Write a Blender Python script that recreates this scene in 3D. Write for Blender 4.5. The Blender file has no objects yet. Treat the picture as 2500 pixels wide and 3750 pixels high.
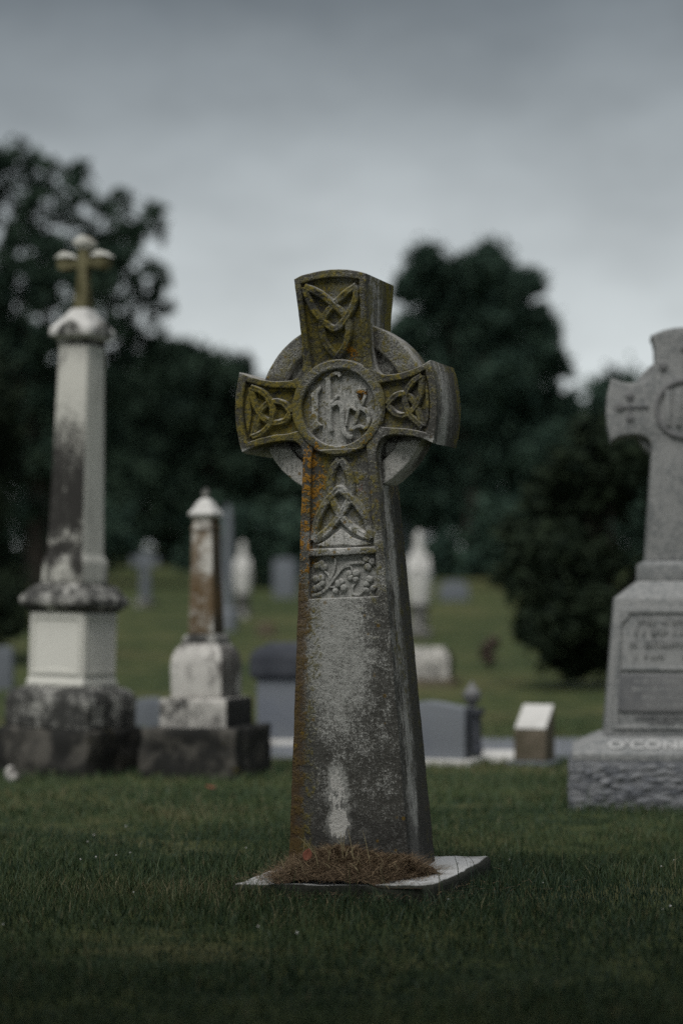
import bpy, bmesh, math, random
import numpy as np
from mathutils import Vector, Matrix, noise as mnoise

SC = bpy.context.scene
COL = SC.collection
R = math.radians

# ---------------------------------------------------------------- camera
cam_d = bpy.data.cameras.new('camera')
cam = bpy.data.objects.new('camera', cam_d)
COL.objects.link(cam)
cam.location = (0, 0, 0.832)
cam.rotation_euler = (R(90 + 2.33), 0, 0)
cam_d.sensor_fit = 'HORIZONTAL'
cam_d.sensor_width = 24.0
cam_d.lens = 76.8
cam_d.clip_end = 2000
cam_d.dof.use_dof = True
cam_d.dof.focus_distance = 6.25
cam_d.dof.aperture_fstop = 1.4
SC.camera = cam

# ---------------------------------------------------------------- sky, sun, exposure
SUN_EL, SUN_DIR = R(60), (-0.40, -0.80)
sh = Vector((SUN_DIR[0], SUN_DIR[1], 0)).normalized() * math.cos(SUN_EL)
sun_vec = Vector((sh.x, sh.y, math.sin(SUN_EL)))
sun_d = bpy.data.lights.new('sun', 'SUN')
sun_d.energy = 1.5
sun_d.angle = R(50)
sun_d.color = (1.0, 0.985, 0.96)
sun = bpy.data.objects.new('sun', sun_d)
sun.rotation_euler = sun_vec.to_track_quat('Z', 'Y').to_euler()
sun.location = (-3, -2, 9)
COL.objects.link(sun)

W = bpy.data.worlds.new('World')
SC.world = W
W.use_nodes = True
wt = W.node_tree
wt.nodes.clear()
wo = wt.nodes.new('ShaderNodeOutputWorld')
sky = wt.nodes.new('ShaderNodeTexSky')
sky.sky_type = 'NISHITA'
sky.sun_disc = False
sky.sun_elevation = SUN_EL
sky.sun_rotation = math.atan2(SUN_DIR[0], SUN_DIR[1])
sky.air_density = 1.0
sky.dust_density = 3.0
bg_sky = wt.nodes.new('ShaderNodeBackground')
bg_sky.inputs['Strength'].default_value = 0.06
wt.links.new(sky.outputs[0], bg_sky.inputs['Color'])
tc = wt.nodes.new('ShaderNodeTexCoord')
sep = wt.nodes.new('ShaderNodeSeparateXYZ')
wt.links.new(tc.outputs['Generated'], sep.inputs[0])
mp = wt.nodes.new('ShaderNodeMapping')
mp.inputs['Scale'].default_value = (3.4, 3.4, 8.0)
mp.inputs['Location'].default_value = (0.35, 0.0, 0.2)
wt.links.new(tc.outputs['Generated'], mp.inputs[0])
wn = wt.nodes.new('ShaderNodeTexNoise')
wn.inputs['Scale'].default_value = 2.0
wn.inputs['Detail'].default_value = 5.0
wn.inputs['Roughness'].default_value = 0.55
wt.links.new(mp.outputs[0], wn.inputs['Vector'])
wm = wt.nodes.new('ShaderNodeMath'); wm.operation = 'MULTIPLY_ADD'
wm.inputs[1].default_value = 0.060
wt.links.new(wn.outputs['Fac'], wm.inputs[0])
wt.links.new(sep.outputs['Z'], wm.inputs[2])
wr = wt.nodes.new('ShaderNodeValToRGB')
cr = wr.color_ramp
cr.interpolation = 'LINEAR'
stops = [(0.0, (0.590, 0.630, 0.635)), (0.150, (0.570, 0.612, 0.620)), (0.200, (0.46, 0.498, 0.511)), (0.245, (0.315, 0.348, 0.364)),
         (0.300, (0.170, 0.194, 0.211)), (0.365, (0.082, 0.102, 0.119)), (1.0, (0.115, 0.130, 0.150))]
cr.elements[0].position = stops[0][0]; cr.elements[0].color = (*stops[0][1], 1)
cr.elements[1].position = stops[-1][0]; cr.elements[1].color = (*stops[-1][1], 1)
for p_, c_ in stops[1:-1]:
    e_ = cr.elements.new(p_); e_.color = (*c_, 1)
wt.links.new(wm.outputs[0], wr.inputs[0])
mp2 = wt.nodes.new('ShaderNodeMapping')
mp2.inputs['Scale'].default_value = (5.5, 5.5, 12.0)
mp2.inputs['Location'].default_value = (1.7, 0.4, 0.1)
wt.links.new(tc.outputs['Generated'], mp2.inputs[0])
wn2 = wt.nodes.new('ShaderNodeTexNoise')
wn2.inputs['Scale'].default_value = 1.9
wn2.inputs['Detail'].default_value = 6.0
wn2.inputs['Roughness'].default_value = 0.6
wt.links.new(mp2.outputs[0], wn2.inputs['Vector'])
wv = wt.nodes.new('ShaderNodeMath'); wv.operation = 'MULTIPLY_ADD'
wv.inputs[1].default_value = 0.62; wv.inputs[2].default_value = 0.69
wt.links.new(wn2.outputs['Fac'], wv.inputs[0])
wx_ = wt.nodes.new('ShaderNodeVectorMath'); wx_.operation = 'SCALE'
wt.links.new(wr.outputs[0], wx_.inputs[0]); wt.links.new(wv.outputs[0], wx_.inputs['Scale'])
bg_cl = wt.nodes.new('ShaderNodeBackground')
wt.links.new(wx_.outputs[0], bg_cl.inputs['Color'])
bg_cl.inputs['Strength'].default_value = 0.52
wmix = wt.nodes.new('ShaderNodeMixShader')
wmix.inputs[0].default_value = 0.95          # how much of the blue sky the overcast covers
wt.links.new(bg_sky.outputs[0], wmix.inputs[1])
wt.links.new(bg_cl.outputs[0], wmix.inputs[2])
wt.links.new(wmix.outputs[0], wo.inputs['Surface'])

vs = SC.view_settings
vs.view_transform = 'Standard'
vs.look = 'None'
vs.exposure = 1.0
vs.gamma = 1.0
vs.use_curve_mapping = False
SC.cycles.use_denoising = False
SC.cycles.max_bounces = 6
SC.cycles.diffuse_bounces = 3
SC.cycles.transparent_max_bounces = 6

# ---------------------------------------------------------------- helpers: naming
def tag(o, label=None, cat=None, group=None, kind=None):
    if label: o['label'] = label
    if cat: o['category'] = cat
    if group: o['group'] = group
    if kind: o['kind'] = kind
    return o

def empty(name, loc, rotz=0.0, leany=0.0, leanx=0.0):
    o = bpy.data.objects.new(name, None)
    o.empty_display_size = 0.1
    COL.objects.link(o)
    o.matrix_world = Matrix.Translation(Vector(loc)) @ Matrix.Rotation(leany, 4, 'Y') @ Matrix.Rotation(leanx, 4, 'X') @ Matrix.Rotation(rotz, 4, 'Z')
    return o

def link_mesh(name, me, mat, parent=None, smooth=35, loc=None, rot=None):
    o = bpy.data.objects.new(name, me)
    COL.objects.link(o)
    if mat is not None:
        me.materials.clear(); me.materials.append(mat)
    if smooth and len(me.polygons):
        me.polygons.foreach_set('use_smooth', np.ones(len(me.polygons), dtype=bool))
        me.set_sharp_from_angle(angle=R(smooth))
    if parent is not None: o.parent = parent
    if loc is not None: o.location = loc
    if rot is not None: o.rotation_euler = rot
    return o

def bm_mesh(bm, name='mesh'):
    me = bpy.data.meshes.new(name)
    bmesh.ops.recalc_face_normals(bm, faces=bm.faces[:])
    bm.to_mesh(me); bm.free()
    return me

def np_mesh(name, verts, faces_flat, sizes):
    me = bpy.data.meshes.new(name)
    nv = len(verts); nf = len(sizes); nl = len(faces_flat)
    me.vertices.add(nv); me.loops.add(nl); me.polygons.add(nf)
    me.vertices.foreach_set('co', np.asarray(verts, dtype=np.float32).ravel())
    me.loops.foreach_set('vertex_index', np.asarray(faces_flat, dtype=np.int32))
    starts = np.concatenate([[0], np.cumsum(sizes)[:-1]]).astype(np.int32)
    me.polygons.foreach_set('loop_start', starts)
    me.update(calc_edges=True)
    return me

# ---------------------------------------------------------------- helpers: shader expressions
class NB:
    def __init__(s, name):
        s.mat = bpy.data.materials.new(name)
        s.mat.use_nodes = True
        s.nt = s.mat.node_tree
        s.nt.nodes.clear()
        s.out = s.nt.nodes.new('ShaderNodeOutputMaterial')
        s.bsdf = s.nt.nodes.new('ShaderNodeBsdfPrincipled')
        s.nt.links.new(s.bsdf.outputs[0], s.out.inputs['Surface'])
        s.bsdf.inputs['Roughness'].default_value = 0.9
        s.bsdf.inputs['Specular IOR Level'].default_value = 0.25
        s._tc = None
    def set(s, sock, v):
        if isinstance(v, E): s.nt.links.new(v.s, sock)
        elif isinstance(v, (tuple, list)) and len(v) == 3 and sock.type == 'RGBA': sock.default_value = (*v, 1)
        else: sock.default_value = v
    def m(s, op, *a, clamp=False):
        n = s.nt.nodes.new('ShaderNodeMath'); n.operation = op; n.use_clamp = clamp
        for i, v in enumerate(a): s.set(n.inputs[i], v)
        return E(s, n.outputs[0])
    def coords(s):
        if s._tc is None: s._tc = s.nt.nodes.new('ShaderNodeTexCoord')
        return E(s, s._tc.outputs['Object'])
    def normal(s):
        s.coords()
        return E(s, s._tc.outputs['Normal'])
    def xyz(s, v):
        n = s.nt.nodes.new('ShaderNodeSeparateXYZ'); s.set(n.inputs[0], v)
        return [E(s, o) for o in n.outputs]
    def comb(s, x, y, z):
        n = s.nt.nodes.new('ShaderNodeCombineXYZ')
        for i, v in enumerate((x, y, z)): s.set(n.inputs[i], v)
        return E(s, n.outputs[0])
    def noise(s, vec, scale, detail=2.0, rough=0.5, dist=0.0):
        n = s.nt.nodes.new('ShaderNodeTexNoise')
        s.set(n.inputs['Vector'], vec)
        n.inputs['Scale'].default_value = scale
        n.inputs['Detail'].default_value = detail
        n.inputs['Roughness'].default_value = rough
        n.inputs['Distortion'].default_value = dist
        return E(s, n.outputs[0])
    def voro(s, vec, scale):
        n = s.nt.nodes.new('ShaderNodeTexVoronoi')
        s.set(n.inputs['Vector'], vec); n.inputs['Scale'].default_value = scale
        return E(s, n.outputs['Distance'])
    def smooth(s, v, lo, hi):
        n = s.nt.nodes.new('ShaderNodeMapRange'); n.interpolation_type = 'SMOOTHSTEP'
        s.set(n.inputs['Value'], v); s.set(n.inputs['From Min'], lo); s.set(n.inputs['From Max'], hi)
        return E(s, n.outputs[0])
    def mix(s, f, a, b):
        n = s.nt.nodes.new('ShaderNodeMix'); n.data_type = 'RGBA'
        s.set(n.inputs[0], f); s.set(n.inputs[6], a); s.set(n.inputs[7], b)
        return E(s, n.outputs[2])
    def attr(s, name):
        n = s.nt.nodes.new('ShaderNodeAttribute'); n.attribute_name = name
        return E(s, n.outputs['Fac'])
    def rnd(s):
        n = s.nt.nodes.new('ShaderNodeObjectInfo')
        return E(s, n.outputs['Random'])
    def bump(s, h, strength=0.5, dist=0.01):
        n = s.nt.nodes.new('ShaderNodeBump')
        n.inputs['Strength'].default_value = strength; n.inputs['Distance'].default_value = dist
        s.set(n.inputs['Height'], h)
        s.nt.links.new(n.outputs[0], s.bsdf.inputs['Normal'])
    def color(s, c): s.set(s.bsdf.inputs['Base Color'], c)

class E:
    def __init__(s, nb, sock): s.nb = nb; s.s = sock
    def __add__(s, o): return s.nb.m('ADD', s, o)
    __radd__ = __add__
    def __sub__(s, o): return s.nb.m('SUBTRACT', s, o)
    def __rsub__(s, o): return s.nb.m('SUBTRACT', o, s)
    def __mul__(s, o): return s.nb.m('MULTIPLY', s, o)
    __rmul__ = __mul__
    def __truediv__(s, o): return s.nb.m('DIVIDE', s, o)
    def clamp(s): return s.nb.m('ADD', s, 0.0, clamp=True)
    def abs(s): return s.nb.m('ABSOLUTE', s)
    def max(s, o): return s.nb.m('MAXIMUM', s, o)
    def min(s, o): return s.nb.m('MINIMUM', s, o)

# ---------------------------------------------------------------- materials
ZC = 1.34                                # height of the cross' roundel above its slab

def cross_stone():
    b = NB('weathered_limestone')
    P = b.coords(); x, y, z = b.xyz(P)
    nx, ny, nz = b.xyz(b.normal())
    big = b.noise(P, 9, 4, 0.6)
    mid = b.noise(P, 34, 4, 0.65)
    fine = b.noise(P, 260, 3, 0.75)
    fine2 = b.noise(P, 95, 3, 0.7)
    warp = (mid - 0.5) * 0.05
    def blob(cx, cz, rx, rz, soft=0.55):
        dx = (x - cx + warp) / rx; dz = (z - cz + (big - 0.5) * 0.06) / rz
        d = b.m('SQRT', dx * dx + dz * dz)
        return 1.0 - b.smooth(d, 1.0 - soft, 1.0 + soft)
    front = b.smooth(ny * -1.0, 0.3, 0.7)
    infront = b.smooth(y * -1.0, 0.062, 0.075)
    half_y = 0.104 + (0.032 * (1.0 - b.smooth(z, 0.0, 1.22))).max(b.smooth(x.abs(), 0.12, 0.31) * 0.036).max(b.smooth(z, 1.47, 1.70) * 0.036)
    side = b.smooth(nx, 0.45, 0.8)
    # pale stone showing through the grey film
    clean = (blob(0.0, ZC, 0.115, 0.115, 0.35) * 0.72).max(blob(-0.03, 0.64, 0.10, 0.22) * 0.58)
    clean = clean.max(blob(0.0, 0.955, 0.10, 0.05) * 0.95).max(blob(0.0, 1.03, 0.075, 0.10) * 0.5)
    clean = clean.max(blob(0.01, 0.85, 0.10, 0.07) * 0.68).max(blob(0.035, 1.63, 0.05, 0.08) * 0.60)
    clean = clean.max(blob(-0.030, 0.235, 0.028, 0.07, 0.6) * 0.98).max(blob(-0.026, 0.145, 0.032, 0.06, 0.5) * 1.12)
    clean = clean.max(blob(0.05, 1.3, 0.07, 0.2) * 0.2)
    ringlow = b.smooth((x.abs()), 0.115, 0.13) * b.smooth(ZC - 0.10 - z, 0.0, 0.02) * b.smooth(z, 1.06, 1.08)
    ringtop = b.smooth((x.abs()), 0.105, 0.13) * b.smooth(z - ZC, 0.09, 0.12) * b.smooth(ZC + 0.27 - z, 0.0, 0.01)
    clean = clean.max(ringlow * 1.0).max(ringtop * 0.30)
    thr = 0.585 - clean * 0.27 - (big - 0.5) * 0.30 - (mid - 0.5) * 0.22
    speck = b.smooth(fine * 0.6 + fine2 * 0.4, thr - 0.09, thr + 0.09)
    dark = b.mix(mid, (0.040, 0.039, 0.033), (0.105, 0.102, 0.090))
    light = b.mix(mid, (0.40, 0.40, 0.37), (0.66, 0.66, 0.62))
    col = b.mix(speck * 0.80, dark, light)
    col = b.mix((clean * 0.62).min(0.55), col, b.mix(mid, (0.20, 0.20, 0.182), (0.33, 0.33, 0.305)))
    rag = b.noise(b.comb(x * 85.0, y * 85.0, z * 24.0), 1.0, 4, 0.7)
    bare = b.smooth(clean + (fine2 - 0.5) * 0.6 + (rag - 0.5) * 1.5, 0.78, 0.92)
    col = b.mix(bare, col, (0.52, 0.51, 0.475))
    # streaks running down the side faces
    V = b.comb(x * 30.0, y * 38.0, z * 4.0)
    st = b.noise(V, 1.0, 5, 0.65)
    st2 = b.noise(b.comb(x * 90.0, y * 150.0, z * 16.0), 1.0, 5, 0.75)
    wband = (1.0 - b.smooth((y + 0.045 + (big - 0.5) * 0.20 + (mid - 0.5) * 0.05).abs(), 0.0, 0.070)) * b.smooth(b.noise(b.comb(x * 3.0, y * 14.0, z * 2.6), 1.0, 3), 0.36, 0.60)
    backd = b.smooth(y, -0.01, 0.09)
    s_l = b.smooth(st * 0.30 + st2 * 0.35 + fine2 * 0.35 + wband * 0.28 + (big - 0.5) * 0.22 - backd * 0.17 + b.smooth(z, 1.2, 1.3) * 0.06, 0.44, 0.72)
    scol = b.mix(s_l, b.mix(big, (0.040, 0.038, 0.032), (0.092, 0.088, 0.076)), b.mix(st2, (0.23, 0.225, 0.205), (0.54, 0.53, 0.50)))
    lip = 1.0 - b.smooth(y + half_y, 0.012, 0.035)
    side = side * (1.0 - lip * 0.9)
    col = b.mix(side, col, scol)
    # uneven darker tone towards the foot
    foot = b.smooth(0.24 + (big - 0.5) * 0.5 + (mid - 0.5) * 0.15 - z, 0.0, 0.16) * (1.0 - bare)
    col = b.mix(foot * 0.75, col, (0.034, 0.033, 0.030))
    # olive and yellow lichen crusts
    edge = x + 0.113 + (1.19 - z) * 0.061       # distance from the shaft's left edge
    ol = (blob(-0.20, ZC, 0.15, 0.14) * 0.95).max(blob(0.0, 1.58, 0.17, 0.19) * 0.85)
    ol = ol.max(blob(0.20, ZC + 0.03, 0.14, 0.14) * 0.72).max(blob(0.07, 1.10, 0.07, 0.30) * 0.68).max(blob(-0.06, 1.08, 0.07, 0.22) * 0.75)
    rr = b.m('SQRT', x * x + (z - ZC) * (z - ZC))
    rim = b.smooth(rr, 0.108, 0.116) * (1.0 - b.smooth(rr, 0.136, 0.146)) * b.smooth(ZC + 0.9 - z - x * 0.6, 0.7, 0.95)
    rg = b.smooth(rr, 0.185, 0.20) * b.smooth(z - ZC, 0.04, 0.10)
    ol = ol.max(rg * 0.85 * (1.0 - infront) * 1.6).max(rim * 0.75).max(blob(0.10, 0.95, 0.03, 0.3) * 0.5)
    ol = ol.max(((1.0 - b.smooth((edge - 0.02).abs(), 0.03, 0.10)) * 0.62).max((1.0 - b.smooth((x - 0.155 + z * 0.05).abs(), 0.02, 0.07)) * b.smooth(z, 0.45, 0.95) * 0.50) * front)
    ol = ol * (0.45 + 0.55 * infront)
    ol = ol.max(side * (blob(0.12, 0.75, 0.12, 0.5) * 0.45).max(b.smooth(y, 0.02, 0.09) * 0.5))
    film = b.smooth(ol * 0.86 + (mid - 0.5) * 1.5 + (fine2 - 0.5) * 1.2 + (big - 0.5) * 0.9, 0.40, 0.72) * (1.0 - bare)
    olc = b.mix(fine, (0.050, 0.046, 0.018), (0.165, 0.146, 0.042))
    col = b.mix(film * 0.80, col, olc)
    yel = b.smooth(ol * 0.55 + (mid - 0.5) * 0.9 + (fine2 - 0.5) * 1.1, 0.46, 0.60) * (1.0 - side * 0.6)
    col = b.mix(yel * 0.8, col, b.mix(fine2, (0.130, 0.106, 0.020), (0.250, 0.195, 0.030)))
    # orange lichen, mostly down the left edge
    strip = (1.0 - b.smooth((edge - 0.020).abs(), 0.016, 0.066)) * b.smooth(z, 0.55, 1.0) * (1.0 - b.smooth(z, 1.21, 1.30))
    org = (strip * 0.9).max(blob(0.045, 1.495, 0.022, 0.03) * 0.95).max(blob(0.075, 1.375, 0.022, 0.014) * 0.9)
    org = org.max(blob(-0.07, 1.13, 0.03, 0.07) * 0.85).max(blob(0.09, 1.24, 0.05, 0.03) * 0.6).max(rim * 0.40)
    org = org.max(blob(-0.10, 0.93, 0.03, 0.05) * 0.85)
    om = b.smooth(org * 0.55 + (mid - 0.5) * 0.8 + (fine2 - 0.5) * 1.1, 0.44, 0.56) * infront
    col = b.mix(om * 0.85, col, b.mix(fine, (0.23, 0.105, 0.012), (0.42, 0.20, 0.018)))
    # rusty film on the lower left and scattered rusty spots
    rust = (1.0 - b.smooth(edge, 0.0, 0.095)) * (1.0 - b.smooth(z, 0.75, 1.0)) * 0.85
    rm = b.smooth(rust + (mid - 0.5) * 0.9 + (fine2 - 0.5) * 0.5, 0.40, 0.72) * (1.0 - side)
    col = b.mix(rm * 0.72, col, b.mix(fine2, (0.050, 0.030, 0.012), (0.125, 0.070, 0.022)))
    spot = 1.0 - b.smooth(b.voro(P, 24.0), 0.10, 0.17)
    sm = spot * b.smooth(b.noise(P, 5.0, 2), 0.50, 0.58) * front
    col = b.mix(sm * 0.75, col, b.mix(fine2, (0.12, 0.062, 0.012), (0.22, 0.15, 0.018)))
    # yellow-green crust on the right edge of the top arm and shaft
    tr = b.smooth(nx, 0.4, 0.8) * (b.smooth(y, 0.03, 0.07) * b.smooth(z, 1.45, 1.5)).max(b.smooth(y, 0.075, 0.1) * b.smooth(z, 0.75, 1.0) * 0.8)
    tm = b.smooth(tr * 0.9 + (st - 0.5) * 1.2 + (fine2 - 0.5) * 1.0 + (mid - 0.5) * 0.8, 0.66, 0.86)
    col = b.mix(tm * 0.8, col, b.mix(fine2, (0.11, 0.095, 0.012), (0.22, 0.18, 0.014)))
    # upward faces take a paler stone tone
    up = b.smooth(nz, 0.55, 0.85)
    col = b.mix(up * 0.75, col, b.mix(fine2, (0.30, 0.29, 0.275), (0.50, 0.49, 0.465)))
    b.color(col)
    b.bump(fine * 0.6 + fine2 * 0.9 + mid * 1.4 + film * 0.3 + om * 0.6, 0.75, 0.004)
    return b.mat

def stone(name, pale, dark, soot=0.5, scale=8.0, streak=0.5, lichen=0.0, lichen_col=(0.16, 0.09, 0.015), bump=0.5, fine_amt=0.35, front_soot=None, side_soot=0.0):
    """pale stone under a patchy dark film, with some streaking and lichen"""
    b = NB(name)
    P = b.coords(); x, y, z = b.xyz(P)
    off = b.rnd() * 17.0
    Pq = b.comb(x + off, y + off, z)
    n1 = b.noise(Pq, scale, 5, 0.62, 0.4)
    stv = b.noise(b.comb((x + off) * scale * 2.4, y * scale * 2.4, z * scale * 0.35), 1.0, 4, 0.6)
    fine = b.noise(Pq, scale * 16, 3, 0.65)
    film = n1 * (1.0 - streak) + stv * streak + (fine - 0.5) * fine_amt
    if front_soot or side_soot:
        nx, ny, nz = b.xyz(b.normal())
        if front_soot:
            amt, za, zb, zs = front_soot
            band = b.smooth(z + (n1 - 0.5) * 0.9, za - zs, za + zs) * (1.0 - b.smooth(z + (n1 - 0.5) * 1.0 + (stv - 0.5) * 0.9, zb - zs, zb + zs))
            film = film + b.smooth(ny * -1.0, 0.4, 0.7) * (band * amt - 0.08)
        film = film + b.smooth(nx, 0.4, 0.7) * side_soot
    t = 1.0 - soot
    m_ = b.smooth(film, t - 0.10, t + 0.10)
    col = b.mix(m_, b.mix(fine, tuple(c * 0.82 for c in pale), pale), b.mix(fine, dark, tuple(min(1, c * 1.8) for c in dark)))
    if lichen > 0:
        n2 = b.noise(b.comb(x + off + 3.1, y + 1.7, z), scale * 0.9, 4, 0.6)
        lm = b.smooth(n2 + (fine - 0.5) * 0.3, 0.66 - lichen * 0.3, 0.72 - lichen * 0.2)
        col = b.mix(lm * 0.85, col, lichen_col)
    b.color(col)
    b.bump(fine * 0.7 + n1 * 1.2, bump, 0.006)
    return b.mat

def grass_mat():
    b = NB('grass_blades')
    t = b.attr('tint')
    P = b.coords()
    n = b.noise(P, 1.1, 3, 0.6)
    g = b.mix((t * 1.2 + (n - 0.5) * 0.4).clamp(), (0.013, 0.035, 0.019), (0.060, 0.091, 0.034))
    s = b.smooth(t + (n - 0.5) * 0.9, 0.80, 1.0)
    col = b.mix(s * 0.8, g, (0.17, 0.145, 0.075))
    b.color(col)
    b.bsdf.inputs['Roughness'].default_value = 0.6
    b.bsdf.inputs['Specular IOR Level'].default_value = 0.3
    return b.mat

def ground_mat():
    b = NB('turf')
    P = b.coords(); x, y, z = b.xyz(P)
    n1 = b.noise(P, 0.45, 4, 0.6)
    n2 = b.noise(P, 5.0, 5, 0.7)
    n3 = b.noise(P, 60.0, 3, 0.7)
    col = b.mix(b.smooth(n2 + (n1 - 0.5) * 0.6, 0.35, 0.65), (0.030, 0.046, 0.015), (0.078, 0.094, 0.030))
    dry = b.smooth(n1 + (n2 - 0.5) * 0.6 + (b.noise(P, 1.3, 3) - 0.5) * 0.6, 0.48, 0.66)
    col = b.mix(dry * 0.55, col, (0.110, 0.098, 0.044))
    col = b.mix(b.smooth(n3, 0.45, 0.7) * 0.4, col, (0.020, 0.027, 0.011))
    b.color(col)
    b.bump(n3 * 0.5 + n2, 0.8, 0.03)
    return b.mat

def leaf_mat(name, c0, c1):
    b = NB(name)
    t = b.attr('tint')
    b.color(b.mix(t, c0, c1))
    b.bsdf.inputs['Roughness'].default_value = 0.7
    b.bsdf.inputs['Specular IOR Level'].default_value = 0.12
    return b.mat

def flat_noise(name, c0, c1, scale=20, rough=0.85, bump=0.3, dist=0.005):
    b = NB(name)
    P = b.coords()
    n = b.noise(P, scale, 4, 0.65)
    b.color(b.mix(n, c0, c1))
    b.bsdf.inputs['Roughness'].default_value = rough
    b.bump(n, bump, dist)
    return b.mat

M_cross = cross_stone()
def slab_mat():
    b = NB('slab_stone')
    P = b.coords(); x, y, z = b.xyz(P); nx, ny, nz = b.xyz(b.normal())
    n1 = b.noise(P, 7, 4, 0.6); f = b.noise(P, 150, 3, 0.7)
    top = b.mix(f, (0.46, 0.47, 0.47), (0.72, 0.72, 0.71))
    top = b.mix(b.smooth(n1 + (f - 0.5) * 0.8, 0.44, 0.64) * 0.70, top, (0.20, 0.195, 0.17))
    side_tone = b.mix(f, (0.018, 0.019, 0.015), (0.050, 0.052, 0.040))  # sides take a far darker tone than the top
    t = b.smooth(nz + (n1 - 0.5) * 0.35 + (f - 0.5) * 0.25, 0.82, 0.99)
    b.color(b.mix(t, side_tone, top))
    b.bump(f + n1, 0.5, 0.004)
    return b.mat
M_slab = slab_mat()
M_turf = ground_mat()
M_grass = grass_mat()
M_straw = leaf_mat('dry_straw', (0.050, 0.033, 0.022), (0.34, 0.25, 0.155))
M_palestraw = flat_noise('pale_straw', (0.30, 0.25, 0.14), (0.42, 0.37, 0.22))
M_bark = flat_noise('bark', (0.018, 0.015, 0.012), (0.045, 0.038, 0.03), 14, bump=0.8, dist=0.03)
M_leafA = leaf_mat('dark_leaves', (0.011, 0.024, 0.018), (0.056, 0.090, 0.058))
M_leafB = leaf_mat('blue_green_leaves', (0.012, 0.028, 0.022), (0.066, 0.108, 0.076))
M_leafC = leaf_mat('evergreen_needles', (0.009, 0.017, 0.011), (0.042, 0.060, 0.032))
M_marble = stone('stained_marble', (0.62, 0.61, 0.55), (0.045, 0.043, 0.038), soot=0.44, scale=4.5, streak=0.6, lichen=0.12, lichen_col=(0.10, 0.07, 0.02))
M_marble_clean = stone('pale_marble', (0.66, 0.65, 0.59), (0.25, 0.25, 0.23), soot=0.33, scale=7, streak=0.4, fine_amt=0.2)
M_marble_soot = stone('sooty_marble', (0.54, 0.53, 0.49), (0.030, 0.030, 0.028), soot=0.57, scale=13, streak=0.35, fine_amt=0.5)
M_block = stone('dark_plinth_stone', (0.105, 0.098, 0.085), (0.013, 0.013, 0.012), soot=0.55, scale=7, streak=0.2, lichen=0.05, lichen_col=(0.12, 0.10, 0.02))
M_column = stone('lichened_marble', (0.60, 0.58, 0.53), (0.050, 0.040, 0.028), soot=0.52, scale=6, streak=0.2, lichen=0.75, lichen_col=(0.115, 0.072, 0.030), side_soot=0.25)
M_mosspost = stone('mossy_marble', (0.17, 0.155, 0.085), (0.045, 0.042, 0.018), soot=0.5, scale=14, streak=0.5)
M_granite = stone('grey_granite', (0.31, 0.312, 0.305), (0.115, 0.12, 0.12), soot=0.47, scale=6, streak=0.25, fine_amt=1.4)
M_granite_rough = stone('rock_faced_granite', (0.25, 0.255, 0.265), (0.085, 0.09, 0.10), soot=0.48, scale=20, streak=0.0, fine_amt=0.6, bump=0.9)
M_granite_dark = stone('inscribed_granite', (0.19, 0.19, 0.19), (0.085, 0.087, 0.09), soot=0.42, scale=9, streak=0.2, fine_amt=0.5)
M_blue_granite = stone('blue_granite', (0.19, 0.205, 0.225), (0.105, 0.115, 0.135), soot=0.40, scale=3, streak=0.1, fine_amt=0.4)
M_dark_granite = stone('dark_granite', (0.075, 0.08, 0.092), (0.03, 0.033, 0.04), soot=0.45, scale=6, streak=0.2)
M_white = stone('white_stone', (0.62, 0.61, 0.58), (0.30, 0.295, 0.28), soot=0.40, scale=5, streak=0.2)
M_pillar = stone('streaked_marble', (0.62, 0.61, 0.55), (0.024, 0.023, 0.021), soot=0.46, scale=6, streak=0.60, fine_amt=0.5, front_soot=(0.27, 0.98, 1.62, 0.24), side_soot=-0.10)
M_die2 = stone('scratched_marble', (0.60, 0.58, 0.54), (0.07, 0.065, 0.06), soot=0.43, scale=10, streak=0.25, fine_amt=0.6, side_soot=0.16)
M_plinth2 = stone('half_sooty_marble', (0.56, 0.54, 0.50), (0.018, 0.018, 0.017), soot=0.45, scale=12, streak=0.25, fine_amt=0.7, side_soot=0.5)
M_bluewhite = stone('bluish_marble', (0.165, 0.18, 0.20), (0.075, 0.082, 0.095), soot=0.40, scale=4, streak=0.3)
M_brownstone = stone('brown_stone', (0.16, 0.135, 0.10), (0.06, 0.052, 0.035), soot=0.5, scale=12, streak=0.3, lichen=0.25, lichen_col=(0.085, 0.065, 0.012))
M_asphalt = flat_noise('asphalt', (0.15, 0.16, 0.18), (0.20, 0.21, 0.235), 40, 0.9, 0.4)
M_letter = stone('raised_letter_stone', (0.50, 0.50, 0.49), (0.34, 0.34, 0.34), soot=0.3, scale=20, streak=0.0)
M_redleaf = flat_noise('dead_leaf', (0.13, 0.045, 0.028), (0.26, 0.10, 0.065), 120)
M_brownplant = leaf_mat('dried_flower', (0.07, 0.05, 0.04), (0.20, 0.15, 0.13))

# ---------------------------------------------------------------- ground
def hill(y):
    t = y - 14.0
    return 0.044 * (t + math.sqrt(t * t + 6.0)) * 0.5 if t < 60 else 0.044 * 60 + 0.02 * (t - 60)

def gz(x, y):
    f = max(0.0, min(1.0, (10.4 - y) / 1.5))
    u = (mnoise.noise(Vector((x * 0.9, y * 0.9, 0.0))) * 0.018 + mnoise.noise(Vector((x * 3.1, y * 3.1, 4.0))) * 0.006) * f
    d = math.hypot(x - 0.07, (y - 6.15))
    u *= min(1.0, max(0.0, (d - 0.3) / 0.7))
    return u + hill(y) - 0.0046

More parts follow.
